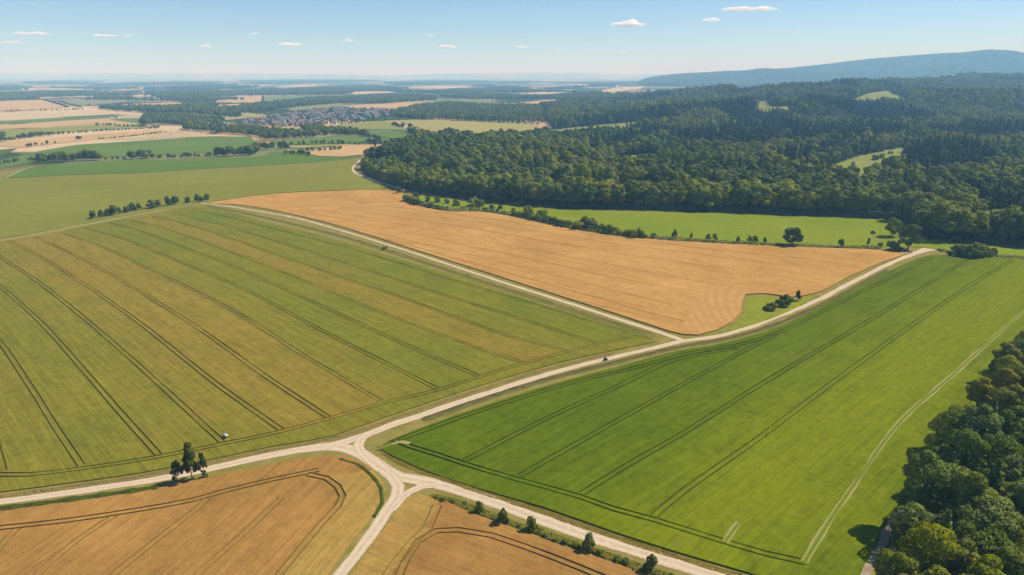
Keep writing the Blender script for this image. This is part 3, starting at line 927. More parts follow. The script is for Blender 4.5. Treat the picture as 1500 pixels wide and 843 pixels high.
def trunk_mesh(name, seed, H, R, zb, r0, limbs=5, top=.75):
    zb = max(zb, H * .14)
    rng = random.Random(seed)
    V, F = [], []
    lean = (rng.uniform(-.3, .3), rng.uniform(-.3, .3))
    zs = [-.2, .25, zb * .6 + .3, zb + (H - zb) * .3, H * top]
    pts = [(lean[0] * z / H, lean[1] * z / H, z) for z in zs]
    tube(V, F, pts, [r0 * 1.45, r0 * 1.05, r0 * .85, r0 * .55, r0 * .12], 7)
    for i in range(limbs):
        a = 6.283 * i / limbs + rng.uniform(-.4, .4)
        z0 = zb * rng.uniform(.8, 1.2) + (H - zb) * .1 * i / limbs
        L = R * rng.uniform(.5, .75)
        up = rng.uniform(.5, 1.0)
        p0 = (0, 0, z0); p1 = (math.cos(a) * L * .45, math.sin(a) * L * .45, z0 + L * .4 * up); p2 = (math.cos(a) * L, math.sin(a) * L, z0 + L * up)
        tube(V, F, [p0, p1, p2], [r0 * .42, r0 * .28, r0 * .06], 5)
    return mesh(name, V, F, [M['bark']], smooth=True)


class Kind:
    def __init__(self, crown, trunk, H): self.crown, self.trunk, self.H = crown, trunk, H


K = {}


def remat(me, mat, name):
    m = me.copy(); m.name = name; m.materials[0] = mat
    return m


def build_kinds():
    # close broadleaf trees, 22 m
    K['big'] = []
    for i, (R, zb, nl, pear) in enumerate([(6.2, -3.0, 54, .12), (5.4, -3.0, 48, .25), (6.8, -2.0, 60, .05), (5.0, -3.0, 48, .3)]):
        c = crown_mesh('crown_leaves', 100 + i, 22, R, zb, nl, 380, .5, M['leaf_mid'], (.22, .36), pear)
        t = trunk_mesh('trunk_wood', 200 + i, 22, R, zb, .38, 6)
        for m in ('leaf_mid', 'leaf_dark', 'leaf_lime', 'leaf_olive'):
            K['big'].append(Kind(remat(c, M[m], 'crown_' + m), t, 22))
    # forest trees, 20 m
    K['mid'] = []
    for i, (R, zb, nl, pear) in enumerate([(6.3, -2.5, 30, .0), (5.7, -2.5, 26, .08), (6.8, -2.0, 32, -.05), (5.5, -2.5, 26, .1)]):
        c = crown_mesh('crown_leaves', 120 + i, 20, R, zb, nl, 125, 1.02, M['leaf_mid'], (.28, .44), pear)
        t = trunk_mesh('trunk_wood', 220 + i, 20, R, zb, .34, 4)
        K['mid'].append(Kind(c, t, 20))
        K['mid'].append(Kind(remat(c, M['leaf_dark'], 'crown_dark'), t, 20))
        K['mid'].append(Kind(remat(c, M['leaf_olive'], 'crown_olive'), t, 20))
        K['mid'].append(Kind(remat(c, M['leaf_lime'], 'crown_lime'), t, 20))
    # small round field trees, 8 m
    K['small'] = []
    for i, (R, zb, nl, pear) in enumerate([(2.5, -1.4, 19, .1), (2.1, -1.2, 17, .2), (2.8, -1.4, 21, .05)]):
        c = crown_mesh('crown_leaves', 140 + i, 8, R, zb, nl, 110, .55, M['leaf_dark'], (.28, .42), pear)
        K['small'].append(Kind(c, trunk_mesh('trunk_wood', 240 + i, 8, R, zb, .16, 4), 8))
    # shrubs, 5 m
    K['shrub'] = []
    BASE = -1.9
    for i, (R, nl) in enumerate([(2.6, 19), (2.2, 15), (3.0, 24)]):
        c = crown_mesh('crown_leaves', 150 + i, 5, R, BASE, nl, 150, .42, M['leaf_mid'], (.22, .42), .25)
        t = trunk_mesh('trunk_wood', 250 + i, 5, R, .4, .09, 4, .6)
        for m in ('leaf_mid', 'leaf_dark', 'leaf_olive', 'leaf_lime'):
            K['shrub'].append(Kind(remat(c, M[m], 'crown_' + m), t, 5))
    K['spruce'] = []
    for i, (R, tiers) in enumerate([(3.6, 17), (3.0, 18), (4.0, 16)]):
        c = spruce_mesh('crown_needles', 160 + i, 23, R, 2.0, tiers, 15, 1.35, M['needle'])
        K['spruce'].append(Kind(c, trunk_mesh('trunk_wood', 260 + i, 23, R, 3, .3, 0, .95), 23))
    K['pine'] = []
    for i, (R, tiers, zb, gp) in enumerate([(2.9, 15, -2.4, .3), (3.5, 11, -2.2, .25), (2.5, 11, -1.4, .4)]):
        c = crown_mesh('crown_needles', 170 + i, 12, R, zb, 46 if i == 0 else 34, 230, .42, M['pine'], (.19, .31), [.72, .3, .25][i])
        K['pine'].append(Kind(c, trunk_mesh('trunk_wood', 270 + i, 12, R, 2, .2, 4, .92), 12))
    K['tallfir'] = []
    for i in range(2):
        c = spruce_mesh('crown_needles', 180 + i, 25, 5.0, 2.5, 26, 22, .95, M['leaf_olive'] if i == 0 else M['leaf_dark'], .2)
        K['tallfir'].append(Kind(c, trunk_mesh('trunk_wood', 280 + i, 25, 4, 3, .36, 0, .95), 25))


def tree(kind, x, y, h, name, label, cat, group=None, wide=1.0, rot=None, z=0.0):
    s = h / kind.H
    root = obj(name, None, label=label, cat=cat, group=group, loc=(x, y, z))
    root.empty_display_size = 1
    root.rotation_euler = (0, 0, random.uniform(0, 6.283) if rot is None else rot)
    root.scale = (s * wide, s * wide, s)
    obj('trunk', kind.trunk, root)
    obj('crown', kind.crown, root)
    return root


def scatter(name, label, cat, pts, sources):
    """one mass of trees: points carrying scale / turn / which crown"""
    pts = np.asarray(pts)
    me = bpy.data.meshes.new(name)
    me.vertices.add(len(pts))
    me.vertices.foreach_set('co', pts[:, :3].astype(np.float32).ravel())
    for nm, c in (('size', 3), ('turn', 4)):
        a = me.attributes.new(nm, 'FLOAT', 'POINT'); a.data.foreach_set('value', pts[:, c].astype(np.float32))
    a = me.attributes.new('which', 'INT', 'POINT'); a.data.foreach_set('value', pts[:, 5].astype(np.int32))
    o = obj(name, me, kind='stuff', label=label, cat=cat)
    g = bpy.data.node_groups.new(name, 'GeometryNodeTree')
    g.interface.new_socket('Geometry', in_out='INPUT', socket_type='NodeSocketGeometry')
    g.interface.new_socket('Geometry', in_out='OUTPUT', socket_type='NodeSocketGeometry')
    N, L = g.nodes, g.links
    gi = N.new('NodeGroupInput'); go = N.new('NodeGroupOutput')
    jn = N.new('GeometryNodeGeometryToInstance')
    for s in reversed(sources):
        oi = N.new('GeometryNodeObjectInfo'); oi.transform_space = 'ORIGINAL'
        oi.inputs['Object'].default_value = s
        L.new(oi.outputs['Geometry'], jn.inputs[0])
    ip = N.new('GeometryNodeInstanceOnPoints')
    mp = N.new('GeometryNodeMeshToPoints')
    L.new(gi.outputs[0], mp.inputs['Mesh'])
    L.new(mp.outputs[0], ip.inputs['Points'])
    L.new(jn.outputs[0], ip.inputs['Instance'])
    ip.inputs['Pick Instance'].default_value = True

    def na(nm, t):
        a = N.new('GeometryNodeInputNamedAttribute'); a.data_type = t
        a.inputs['Name'].default_value = nm
        return a.outputs['Attribute']
    L.new(na('which', 'INT'), ip.inputs['Instance Index'])
    cx = N.new('ShaderNodeCombineXYZ'); L.new(na('turn', 'FLOAT'), cx.inputs['Z'])
    L.new(cx.outputs[0], ip.inputs['Rotation'])
    L.new(na('size', 'FLOAT'), ip.inputs['Scale'])
    L.new(ip.outputs[0], go.inputs[0])
    md = o.modifiers.new('spread', 'NODES'); md.node_group = g
    return o


def jgrid(poly, sp, rng, jit=.42):
    xs = [p[0] for p in poly]; ys = [p[1] for p in poly]
    gx, gy = np.meshgrid(np.arange(min(xs), max(xs), sp), np.arange(min(ys), max(ys), sp))
    gx = gx.ravel() + rng.uniform(-jit, jit, gx.size) * sp; gy = gy.ravel() + rng.uniform(-jit, jit, gy.size) * sp
    k = inpoly(gx, gy, poly)
    return gx[k], gy[k]


CONIFER_PX = [
    [(960, 220), (1000, 200), (1100, 192), (1240, 192), (1330, 200), (1310, 214), (1200, 222), (1100, 224), (1010, 226)],
    [(1316, 262), (1326, 240), (1330, 225), (1420, 228), (1450, 240), (1440, 262), (1400, 270), (1340, 272)],
    [(1155, 262), (1200, 240), (1245, 226), (1230, 222), (1150, 236), (1130, 250)],
    [(1410, 340), (1430, 318), (1560, 310), (1640, 340), (1560, 356), (1450, 350)],
    [(1340, 196), (1500, 190), (1700, 200), (1700, 214), (1500, 212), (1350, 210)],
    [(800, 188), (880, 178), (960, 168), (1040, 164), (1040, 170), (950, 178), (860, 186)],
    [(840, 226), (870, 216), (960, 206), (980, 206), (940, 222), (880, 228)],
]


def build_vegetation():
    build_kinds()
    rng = np.random.default_rng(21)
    conif = [PL(c) for c in CONIFER_PX]
    src_mid, src_spr = [], []
    # --- first four ranks of the forest edge are trees of their own
    edge = np.array(forest_edge)
    seg = np.linalg.norm(np.diff(edge, axis=0), axis=1)
    cum = np.concatenate([[0], np.cumsum(seg)])
    individuals = []
    ranks = ['front', 'second', 'third', 'fourth']
    for r, (off, sp) in enumerate([(6, 11.5), (17, 12.0), (29, 12.5), (42, 13.0)]):
        # forest lies on the left or right of the edge: test once
        ln = offset(edge, off)
        if inpoly(ln[len(ln) // 2:len(ln) // 2 + 1, 0], ln[len(ln) // 2:len(ln) // 2 + 1, 1], FOREST)[0] == False:
            ln = offset(edge, -off)
        s = rng.uniform(0, 4)
        n = 0
        while s < cum[-1]:
            x = np.interp(s, cum, ln[:, 0]) + rng.normal(0, 1.5); y = np.interp(s, cum, ln[:, 1]) + rng.normal(0, 1.5)
            s += sp * rng.uniform(.75, 1.25)
            px, py, dp = project(x, y, 10)
            if px > 1545 or px < 515: continue
            if any(inpoly(np.array([x]), np.array([y]), c)[0] for c in CLEAR): continue
            con = any(inpoly(np.array([x]), np.array([y]), c)[0] for c in conif)
            n += 1
            h = rng.uniform(20, 30) * np.interp(px, [520, 640, 800], [.62, .82, 1])
            if con:
                kd = K['spruce'][rng.integers(3)]; nm, lb = 'spruce_tree', f'dark spruce, {nth(n)} from the track end in the {ranks[r]} rank of the forest edge'
            else:
                v = rng.integers(4)
                kd = K['mid'][v * 4 + [0, 0, 0, 1, 1, 2, 3][rng.integers(7)]]; nm, lb = 'broadleaf_tree', f'leafy tree, {nth(n)} from the track end in the {ranks[r]} rank of the forest edge'
            t = tree(kd, x, y, h, nm, lb, 'tree', 'trees in the front ranks of the forest', rng.uniform(1.05, 1.4) if not con else 1.1)
            individuals.append((x, y))
    global FOOT
    FOOT = offset(edge, 5) if inpoly(*[np.array([v]) for v in offset(edge, 5)[len(edge) // 2]], FOREST)[0] else offset(edge, -5)
    # --- right hand wood, close to the camera
    gx, gy = jgrid(RWOOD, 8.8, rng, .34)
    cand = []
    for x, y in zip(gx, gy):
        px, py, dp = project(x, y, 14)
        if 1230 < px < 1560 and 430 < py < 1010: cand.append((dp, x, y, px, py))
    cand.sort(key=lambda q: -q[0])
    spots = [(P(1342, 772), 27, 'big', 7), (P(1398, 720), 24, 'big', 1), (P(1345, 878), 24, 'big', 2), (P(1300, 900), 21, 'big', 6)]
    placed = [s[0] for s in spots]
    n = 0
    for (x, y), h, kn, vi in spots:
        n += 1
        lab = {1: 'tall olive green tree at the bend of the shaded lane', 2: 'broad dark crown just behind the tall lane tree', 3: 'sunlit lime green crown beside the shaded lane mouth', 4: 'lowest lime crown on the lane at the picture bottom'}[n]
        tree(K[kn][vi], x, y, h, 'broadleaf_tree' if kn == 'big' else 'fir_tree', lab, 'tree', 'trees of the dark wood by the lane', 1.0)
    en = np.array(rwood_edge)
    order = 0
    words_ = {0: 'mid green', 1: 'dark green', 2: 'lime green', 3: 'grey olive'}
    for dp, x, y, px, py in cand:
        if min((x - a) ** 2 + (y - b) ** 2 for a, b in placed) < 44: continue
        placed.append((x, y))
        order += 1
        de = np.min(np.hypot(en[:, 0] - x, en[:, 1] - y))
        nz = vnoise(x / 22 + 5, y / 22)
        col = 1 if nz < .34 else (0 if nz < .55 else (2 if nz > .63 else 3))
        h = rng.uniform(18, 25) if de > 7 else rng.uniform(15, 20)
        if rng.uniform() < .15 and de > 6:
            kd = K['tallfir'][rng.integers(2)]; nm = 'fir_tree'; w = 'conical'; h = rng.uniform(18, 24)
        else:
            kd = K['big'][rng.integers(4) * 4 + col]; nm = 'broadleaf_tree'; w = words_[col]
        where = 'edge' if de < 9 else 'interior'
        tree(kd, x, y, h, nm, f'{w} tree, {nth(order)} counting down from the far end of the lane wood', 'tree', 'trees of the dark wood by the lane', rng.uniform(1.05, 1.4))
    # --- forest mass
    us_lim = (px2u(500), px2u(1790))
    allb, alls = [], []
    indiv = np.array(individuals)
    for (y0, y1, sp, sc) in [(560, 1000, 11.5, 1.3), (1000, 1500, 11.5, 1.3), (1500, 2400, 12.0, 1.25), (2400, 3500, 14, 1.25), (3500, 6000, 17, 1.35)]:
        box = [(us_lim[0] * y1, y0), (us_lim[1] * y1, y0), (us_lim[1] * y1, y1), (us_lim[0] * y1, y1)]
        gx, gy = jgrid(box, sp, rng)
        k = inpoly(gx, gy, FOREST) & (gx / gy < us_lim[1])
        for c in CLEAR: k &= ~inpoly(gx, gy, c)
        gx, gy = gx[k], gy[k]
        if y0 < 1200:
            # keep clear of the individually built ranks
            ed = np.full(len(gx), 1e9)
            for i in range(0, len(edge)):
                ed = np.minimum(ed, np.hypot(gx - edge[i, 0], gy - edge[i, 1]))
            pxv = 750 + FPX * gx / (gy * CP + 110 * SP)
            k = (ed > 49) | (pxv > 1548)
            gx, gy = gx[k], gy[k]
        z = terrain(gx, gy)
        z[gy < 1400] = 0
        con = np.zeros(len(gx), bool)
        for c in conif: con |= inpoly(gx, gy, c)
        nz = vnoise(gx / 140 + 31, gy / 260)
        con |= (nz > np.where(gy > 1400, .69, .86))
        mixr = rng.uniform(0, 1, len(gx))
        con ^= mixr < .03
        tone = vnoise(gx / 90 + 3, gy / 130 + 8)
        h = rng.uniform(12.5, 24, len(gx)) * sc * (.72 + .55 * vnoise(gx / 75, gy / 75))
        turn = rng.uniform(0, 6.283, len(gx))
        var = rng.integers(0, 4, len(gx))
        colr = np.where(tone + rng.normal(0, .12, len(gx)) < .42, 1, np.where(tone + rng.normal(0, .12, len(gx)) > .60, np.where(mixr > .6, 3, 2), 0))
        b = ~con
        allb.append(np.stack([gx[b], gy[b], z[b] - .3, h[b] / 20, turn[b], (var * 4 + colr)[b]], 1))
        alls.append(np.stack([gx[con], gy[con], z[con] - .3, h[con] * 1.02 / 23, turn[con], rng.integers(0, 3, con.sum())], 1))
    # blue ridge
    uu = np.linspace(px2u(930), px2u(1650), 2)
    box = [(px2u(930) * 6500, 6500), (px2u(1650) * 12000, 6500), (px2u(1650) * 12000, 12000), (px2u(930) * 12000, 12000)]
    gx, gy = jgrid(box, 30, rng)
    z = terrain(gx, gy)
    k = (z > 8) & (gx / gy > px2u(930)) & (gx / gy < px2u(1620)) & (gy < 10600)
    for c in CLEAR: k &= ~inpoly(gx, gy, c)
    gx, gy, z = gx[k], gy[k], z[k]
    h = rng.uniform(28, 44, len(gx))
    allb.append(np.stack([gx, gy, z - 4, h / 20, rng.uniform(0, 6.28, len(gx)), rng.integers(0, 4, len(gx)) * 4 + rng.integers(0, 2, len(gx))], 1))
    crowns = {}
    for o in COL.objects:
        if o.type == 'MESH' and o.name.startswith('crown'): crowns.setdefault(o.data.name, o)
    srcb = [crowns.get(kd.crown.name) for kd in K['mid']]
    first = next(s for s in srcb if s)
    srcb = [s or first for s in srcb]
    srcs = [crowns.get(kd.crown.name) for kd in K['spruce']]
    firs = next((s for s in srcs if s), first)
    srcs = [s or firs for s in srcs]
    allb = np.concatenate(allb); alls = np.concatenate(alls)
    mass = []
    for x, y in zip(*jgrid(RWOOD, 9.5, rng)):
        px, py, dp = project(x, y, 14)
        if dp > 40 and (1560 <= px < 2150 or 1010 <= py < 1250) and min((x - a) ** 2 + (y - b) ** 2 for a, b in placed) > 44:
            mass.append((x, y, -.2, rng.uniform(.9, 1.25), rng.uniform(0, 6.28), rng.integers(0, 16)))
    scatter('lane_wood', 'deeper part of the dark wood beyond the lane trees', 'wood', mass, srcb)
    print('forest trees', len(allb), len(alls))
    scatter('broadleaf_forest', 'leafy forest spreading over plain and hills', 'forest', allb, srcb)
    scatter('conifer_forest', 'dark conifer stands inside the forest', 'forest', alls, srcs)
    return srcb, srcs


WOODS_PX = [
    [(212, 137), (260, 134), (322, 134), (318, 150), (292, 152), (240, 147)],
    [(250, 160), (290, 153), (316, 155), (322, 162), (350, 168), (352, 173), (320, 172), (290, 168), (262, 166), (205, 164)],
    [(320, 163), (360, 158), (420, 150), (470, 145), (520, 146), (520, 150), (440, 157), (350, 168)],
    [(570, 167), (610, 158), (660, 153), (720, 157), (780, 157), (836, 163), (815, 180), (740, 181), (660, 177), (600, 175), (574, 172)],
    [(204, 184), (210, 173), (240, 171), (300, 175), (330, 178), (320, 184), (280, 186), (240, 183)],
    [(268, 188), (320, 188), (380, 192), (440, 198), (470, 198), (460, 203), (390, 206), (376, 201), (320, 195), (270, 192)],
    [(440, 190), (470, 186), (478, 192), (500, 193), (540, 198), (545, 200), (480, 199), (450, 197)],
    [(-40, 146), (0, 143), (60, 144), (56, 147), (0, 149), (-40, 150)],
    [(145, 161), (200, 158), (262, 160), (330, 164), (330, 167), (250, 166), (180, 164)],
    [(500, 149), (540, 142), (610, 140), (640, 144), (640, 148), (560, 153), (500, 153)],
    [(702, 133), (740, 128), (775, 131), (768, 136), (720, 137)],
    [(640, 143), (700, 140), (760, 142), (830, 144), (750, 147), (690, 147)],
    [(320, 138), (380, 134), (460, 135), (520, 137), (500, 140), (400, 141), (330, 141)],
    [(0, 139), (60, 136), (140, 139), (210, 137), (200, 141), (80, 143), (0, 143)],
    [(30, 122), (80, 120), (150, 121), (120, 124), (50, 125)],
    [(180, 124), (260, 121), (330, 122), (300, 125), (200, 127)],
    [(350, 120), (440, 118), (560, 119), (500, 122), (380, 123)],
    [(560, 123), (640, 120), (720, 121), (680, 124), (580, 126)],
    [(860, 126), (900, 121), (940, 120), (930, 124), (880, 128)],
    [(800, 144), (840, 138), (880, 138), (900, 141), (860, 146), (820, 148)],
    [(240, 130), (300, 127), (380, 128), (360, 131), (270, 133)],
    [(-60, 131), (0, 128), (50, 129), (20, 132), (-60, 134)],
    [(420, 132), (500, 129), (600, 131), (560, 134), (450, 135)],
    [(620, 136), (680, 133), (720, 135), (700, 138), (640, 139)],
]


def hedge_points(px, sp, rng, wob=2.0):
    ln = spline(PL(px), 5.0)
    a = np.array(ln); cum = np.concatenate([[0], np.cumsum(np.linalg.norm(np.diff(a, axis=0), axis=1))])
    s = 0; out = []
    while s < cum[-1]:
        out.append((np.interp(s, cum, a[:, 0]) + rng.normal(0, wob), np.interp(s, cum, a[:, 1]) + rng.normal(0, wob)))
        s += sp * rng.uniform(.7, 1.3)
    return out


def build_woods(srcb):
    rng = np.random.default_rng(33)
    pts = []
    for w in WOODS_PX:
        pl = PL(w)
        d = np.mean([p[1] for p in pl])
        sp = float(np.interp(d, [1300, 3000, 6000, 14000], [10, 15, 26, 60]))
        sc = float(np.interp(d, [1300, 3000, 6000, 14000], [.75, .95, 1.2, 1.8]))
        gx, gy = jgrid(pl, sp, rng)
        if len(gx) == 0: continue
        z = terrain(gx, gy)
        pts.append(np.stack([gx, gy, z - .3, rng.uniform(.75, 1.15, len(gx)) * sc, rng.uniform(0, 6.28, len(gx)), rng.integers(0, 4, len(gx)) * 4 + rng.integers(0, 2, len(gx))], 1))
    for _ in range(70):
        y0 = 120.5 + 30 * rng.uniform() ** 1.3; x0 = rng.uniform(-120, 900); ln = rng.uniform(25, 150)
        if y0 > 136 and x0 > 600: continue
        th = rng.uniform(.4, 1.5) * (.5 if rng.uniform() < .6 else 1.2); sl = rng.uniform(-1.6, 1.6)
        pl = PL([(x0, y0), (x0 + ln * .5, y0 - th + sl * .5), (x0 + ln, y0 + sl), (x0 + ln * .6, y0 + th + sl * .6)])
        d = np.mean([p[1] for p in pl])
        sp = float(np.interp(d, [1300, 3000, 6000, 14000], [12, 17, 28, 65])); sc = float(np.interp(d, [1300, 3000, 6000, 14000], [.6, .8, 1.1, 1.7]))
        q = np.array(pl); area = abs(sum(q[i][0] * q[(i + 1) % 4][1] - q[(i + 1) % 4][0] * q[i][1] for i in range(4))) / 2
        m = int(min(700, area / sp ** 2)) + 4
        a_, b_ = rng.uniform(0, 1, (m, 1)), rng.uniform(0, 1, (m, 1))
        w = (q[0] * (1 - a_) + q[1] * a_) * (1 - b_) + (q[3] * (1 - a_) + q[2] * a_) * b_
        gx, gy = w[:, 0], w[:, 1]
        pts.append(np.stack([gx, gy, terrain(gx, gy) - .3, rng.uniform(.75, 1.15, len(gx)) * sc, rng.uniform(0, 6.28, len(gx)), rng.integers(0, 4, len(gx)) * 4 + rng.integers(0, 2, len(gx))], 1))
    # far field hedges
    for px in ([(-40, 167), (0, 164), (60, 163), (125, 161)], [(62, 147), (80, 151), (100, 158)], [(86, 149), (105, 155), (121, 158)], [(125, 156), (180, 153), (245, 151)], [(140, 184), (190, 186), (232, 188)],
               [(500, 183), (560, 177), (585, 177)], [(384, 151), (386, 142)], [(420, 158), (500, 151), (560, 150)], [(430, 213), (470, 211), (530, 212)], [(660, 178), (720, 180), (790, 184)],
               [(145, 142), (200, 139), (240, 138)], [(-40, 158), (0, 147.5), (62, 146)], [(314, 152), (350, 152), (384, 152)], [(650, 154), (700, 153), (760, 150)]):
        for x, y in hedge_points(px, 8, rng):
            pts.append(np.array([[x, y, float(terrain(x, y)) - .5, rng.uniform(.22, .5), rng.uniform(0, 6.28), rng.integers(0, 4) * 4 + 1]]))
    pts = np.concatenate(pts)
    print('far woods', len(pts))
    scatter('far_wood', 'bluish woods and hedgerow belts scattered over the far plain', 'woods', pts, srcb)


def single(kn, vi, px, py, hpx, name, label, cat, group=None, wide=1.0, z=0.0):
    x, y = P(px, py)
    _, _, dp = project(x, y, 0)
    slope = math.atan2(CAM_H, y)
    h = hpx * dp / FPX / math.cos(slope) * 1.06
    return tree(K[kn][vi % len(K[kn])], x, y, h, name, label, cat, group, wide, z=z)


def build_field_trees():
    rng = np.random.default_rng(5)
    # row of small round trees by the grassy track
    row = [(137, 321, 13), (149, 319, 12), (158, 317, 11), (167, 316, 16), (176, 314, 11), (186, 312, 10), (195, 310, 13), (204, 308, 11), (223, 306, 14), (232, 304, 12), (247, 302, 15), (257, 300, 13), (275, 298, 10), (289, 296, 12), (295, 296, 9), (303, 294, 10)]
    for i, (x, y, h) in enumerate(row):
        single('small', i * 7 % 3, x, y, h, 'field_tree', f'small round dark tree, {nth(i + 1)} from the left in the row along the grassy track', 'tree', 'row of small trees by the grassy track', 1.25)
    # hedge between tan field and meadow
    hz = hedge_points([(598, 295), (616, 301), (640, 306), (664, 309), (700, 309), (740, 314), (780, 322), (820, 331), (860, 338), (900, 344), (945, 350)], 5.2, rng, 1.0)
    for i, (x, y) in enumerate(hz):
        px, _, _ = project(x, y, 0)
        h = rng.uniform(4.0, 6.5) * np.interp(px, [590, 640, 660, 740, 800, 900], [1.3, 1.15, .7, .8, 1.25, 1.3])
        tree(K['shrub'][rng.integers(3) * 4 + [0, 1, 1, 2][rng.integers(4)]], x, y, h, 'hedge_bush', f'leafy bush, {nth(i + 1)} from the forest tip end of hedge between tan field and meadow', 'bush', 'bushes of the hedge above the tan field', rng.uniform(1.0, 1.3))
    for i, (x, y, h) in enumerate([(610, 291, 9), (627, 296, 10), (645, 284, 12), (640, 297, 9), (655, 299, 8), (668, 302, 10), (690, 303, 15), (697, 301, 13), (705, 303, 11), (721, 306, 8), (733, 307, 7), (752, 311, 8), (775, 317, 16), (792, 322, 15), (858, 334, 17), (868, 337, 18), (920, 346, 12), (937, 348, 15), (958, 349, 8)]):
        single('shrub', [1, 4, 0, 9, 2][i % 5], x, y, h, 'hedge_bush', f'taller bush, {nth(i + 1)} of those rising behind the hedge above the tan field', 'bush', 'tall bushes behind the hedge', 1.05)
    low = [(988, 350, 14, .9), (1012, 351, 10, .9), (1037, 353, 11, 1.0), (1047, 353, 11, 1.0), (1081, 356, 10, 1.1), (1098, 356, 11, 1.0), (1106, 356, 11, 1.1), (1120, 357, 10, 1.0), (1160, 360, 28, 1.3), (1231, 362, 12, 1.3), (1271, 361, 13, .75), (1289, 363, 8, 1.2)]
    for i, (x, y, h, w) in enumerate(low):
        lab = 'largest round tree standing in the low hedge above the tan field' if h > 20 else f'small tree, {nth(i + 1)} from the left on the low hedge between meadow and tan field'
        single('small', i, x, y, h, 'field_tree', lab, 'tree', 'small trees on the low hedge', w)
    single('big', 3, 1307, 347, 29, 'broadleaf_tree', 'grey green round tree at the meadow corner', 'tree', None, 1.35)
    single('mid', 1, 1337, 340, 20, 'broadleaf_tree', 'dark tree between meadow corner and forest', 'tree')
    single('big', 1, 1330, 366, 40, 'broadleaf_tree', 'big dark round tree at the end of gravel road', 'tree', None, 1.25)
    single('shrub', 1, 1308, 368, 15, 'hedge_bush', 'dark bush at the foot of big road end tree', 'bush', None, 1.3)
    for i, (x, y, h, w) in enumerate([(1399, 375, 16, 1.2), (1410, 376, 17, 1.2), (1424, 377, 22, 1.25), (1434, 377, 16, 1.2), (1443, 376, 15, 1.1), (1456, 374, 11, .9)]):
        single('shrub', [1, 0, 2, 1, 0, 1][i], x, y, h, 'hedge_bush', f'rounded bush, {nth(i + 1)} from the left in the clump on hedge above green field', 'bush', 'bushes on the hedge above the green field', w)
    single('shrub', 3, 1130, 454, 11, 'corner_bush', 'low yellow green spreading bush on the grass corner', 'bush', None, 1.7)
    single('shrub', 1, 1150, 448, 17, 'corner_bush', 'round dark bush on the grass corner', 'bush', None, 1.3)
    single('small', 1, 1169, 441, 16, 'corner_bush', 'slim upright tree at the top of grass corner', 'tree', None, 1.0)
    single('small', 0, 585, 284, 11, 'field_tree', 'lone small tree at the top corner of tan field', 'tree', None, 1.2)
    single('shrub', 1, 561.5, 367, 6, 'track_bush', 'small dark bush standing on the straight farm track', 'bush', None, .8)
    single('shrub', 2, 565.8, 365, 4.5, 'track_bush', 'tiny bush beside small dark bush on the farm track', 'bush', None, .7)
    single('shrub', 1, 1278, 343, 5, 'meadow_bush', 'tiny dark bush out in the bright meadow', 'bush', None, 1.3)
    for x, y, h, vi, w, lab in [(260, 706, 34, 1, .72, 'short bushy pine, first of three beside the gravel road'), (282, 704, 55, 0, .72, 'tall dark pine in the middle of three beside the gravel road'), (300, 700, 36, 2, .62, 'slender thin pine nearest the junction of three beside the gravel road')]:
        single('pine', vi, x, y, h, 'pine_tree', lab, 'tree', 'three pines beside the gravel road', w)
    single('shrub', 1, 300, 700, 8, 'road_bush', 'low dark bush under the slender roadside pine', 'bush', None, 1.0)
    for i, (x, y, h) in enumerate([(703, 751, 16), (738, 766, 21), (779, 778, 20), (861, 806, 23), (953, 836, 23)]):
        single('shrub', [0, 1, 0, 1, 0][i], x, y, h, 'verge_bush', f'roadside bush, {nth(i + 1)} from the junction along the wider gravel road', 'bush', 'bushes on the verge of the wider gravel road', .62)
    for i, (x, y) in enumerate(hedge_points([(640, 730), (690, 745), (760, 771), (840, 799), (920, 827), (1010, 856)], 3.4, rng, .5)):
        tree(K['shrub'][rng.integers(12)], x, y, rng.uniform(.9, 1.9), 'verge_bush', f'low scrubby bush, {nth(i + 1)} from the junction in the rough verge of the wider road', 'bush', 'low scrub on the verge of the wider gravel road', rng.uniform(1.0, 1.6))
    # long tree hedge at upper left
    g = 'trees of the long hedge at upper left'
    n = 0
    for px, sp, hh in [([(-20, 250), (10, 240), (40, 236), (60, 238)], 9, (5, 10)), ([(62, 240), (90, 238), (120, 236), (154, 235)], 6.5, (13, 19)), ([(156, 235), (175, 235), (188, 234)], 9, (5, 8)), ([(190, 234), (205, 233), (216, 232)], 6, (13, 17)),
                       ([(218, 233), (260, 232), (315, 230)], 7.5, (6, 10)), ([(320, 230), (345, 229), (372, 228)], 5.5, (14, 19)), ([(374, 226), (380, 220), (400, 219), (425, 218)], 7, (11, 16)), ([(418, 227), (440, 227), (452, 229)], 7, (7, 10)), ([(438, 223), (470, 222), (500, 220)], 9, (5, 9))]:
        for x, y in hedge_points(px, sp * .95, rng, 1.5):
            n += 1
            tree(K['mid'][rng.integers(4) * 4 + [1, 1, 2, 0][rng.integers(4)]], x, y, rng.uniform(*hh), 'hedge_tree', f'dark hedge tree, {nth(n)} from the left in the long upper hedge', 'tree', g, rng.uniform(1.1, 1.5))
    n = 0
    for px, sp, hh in [([(-20, 212), (0, 209), (40, 203), (90, 197)], 8, (6, 14)), ([(92, 197), (150, 193), (232, 189)], 7.5, (4, 8)), ([(144, 205), (190, 201), (236, 195)], 6.5, (3, 5)), ([(40, 216), (60, 213), (85, 210)], 14, (4, 9)), ([(115, 205), (116, 204)], 4, (6, 8)),
                       ([(480, 197), (510, 197), (545, 203), (556, 207)], 10, (6, 11)), ([(540, 211), (570, 212), (590, 208)], 9, (8, 13)), ([(576, 184), (586, 187), (603, 188)], 14, (6, 14)), ([(600, 194), (602, 196), (620, 199)], 9, (10, 16)), ([(8, 203), (9, 203)], 5, (16, 18)), ([(500, 219), (501, 219)], 6, (6, 8))]:
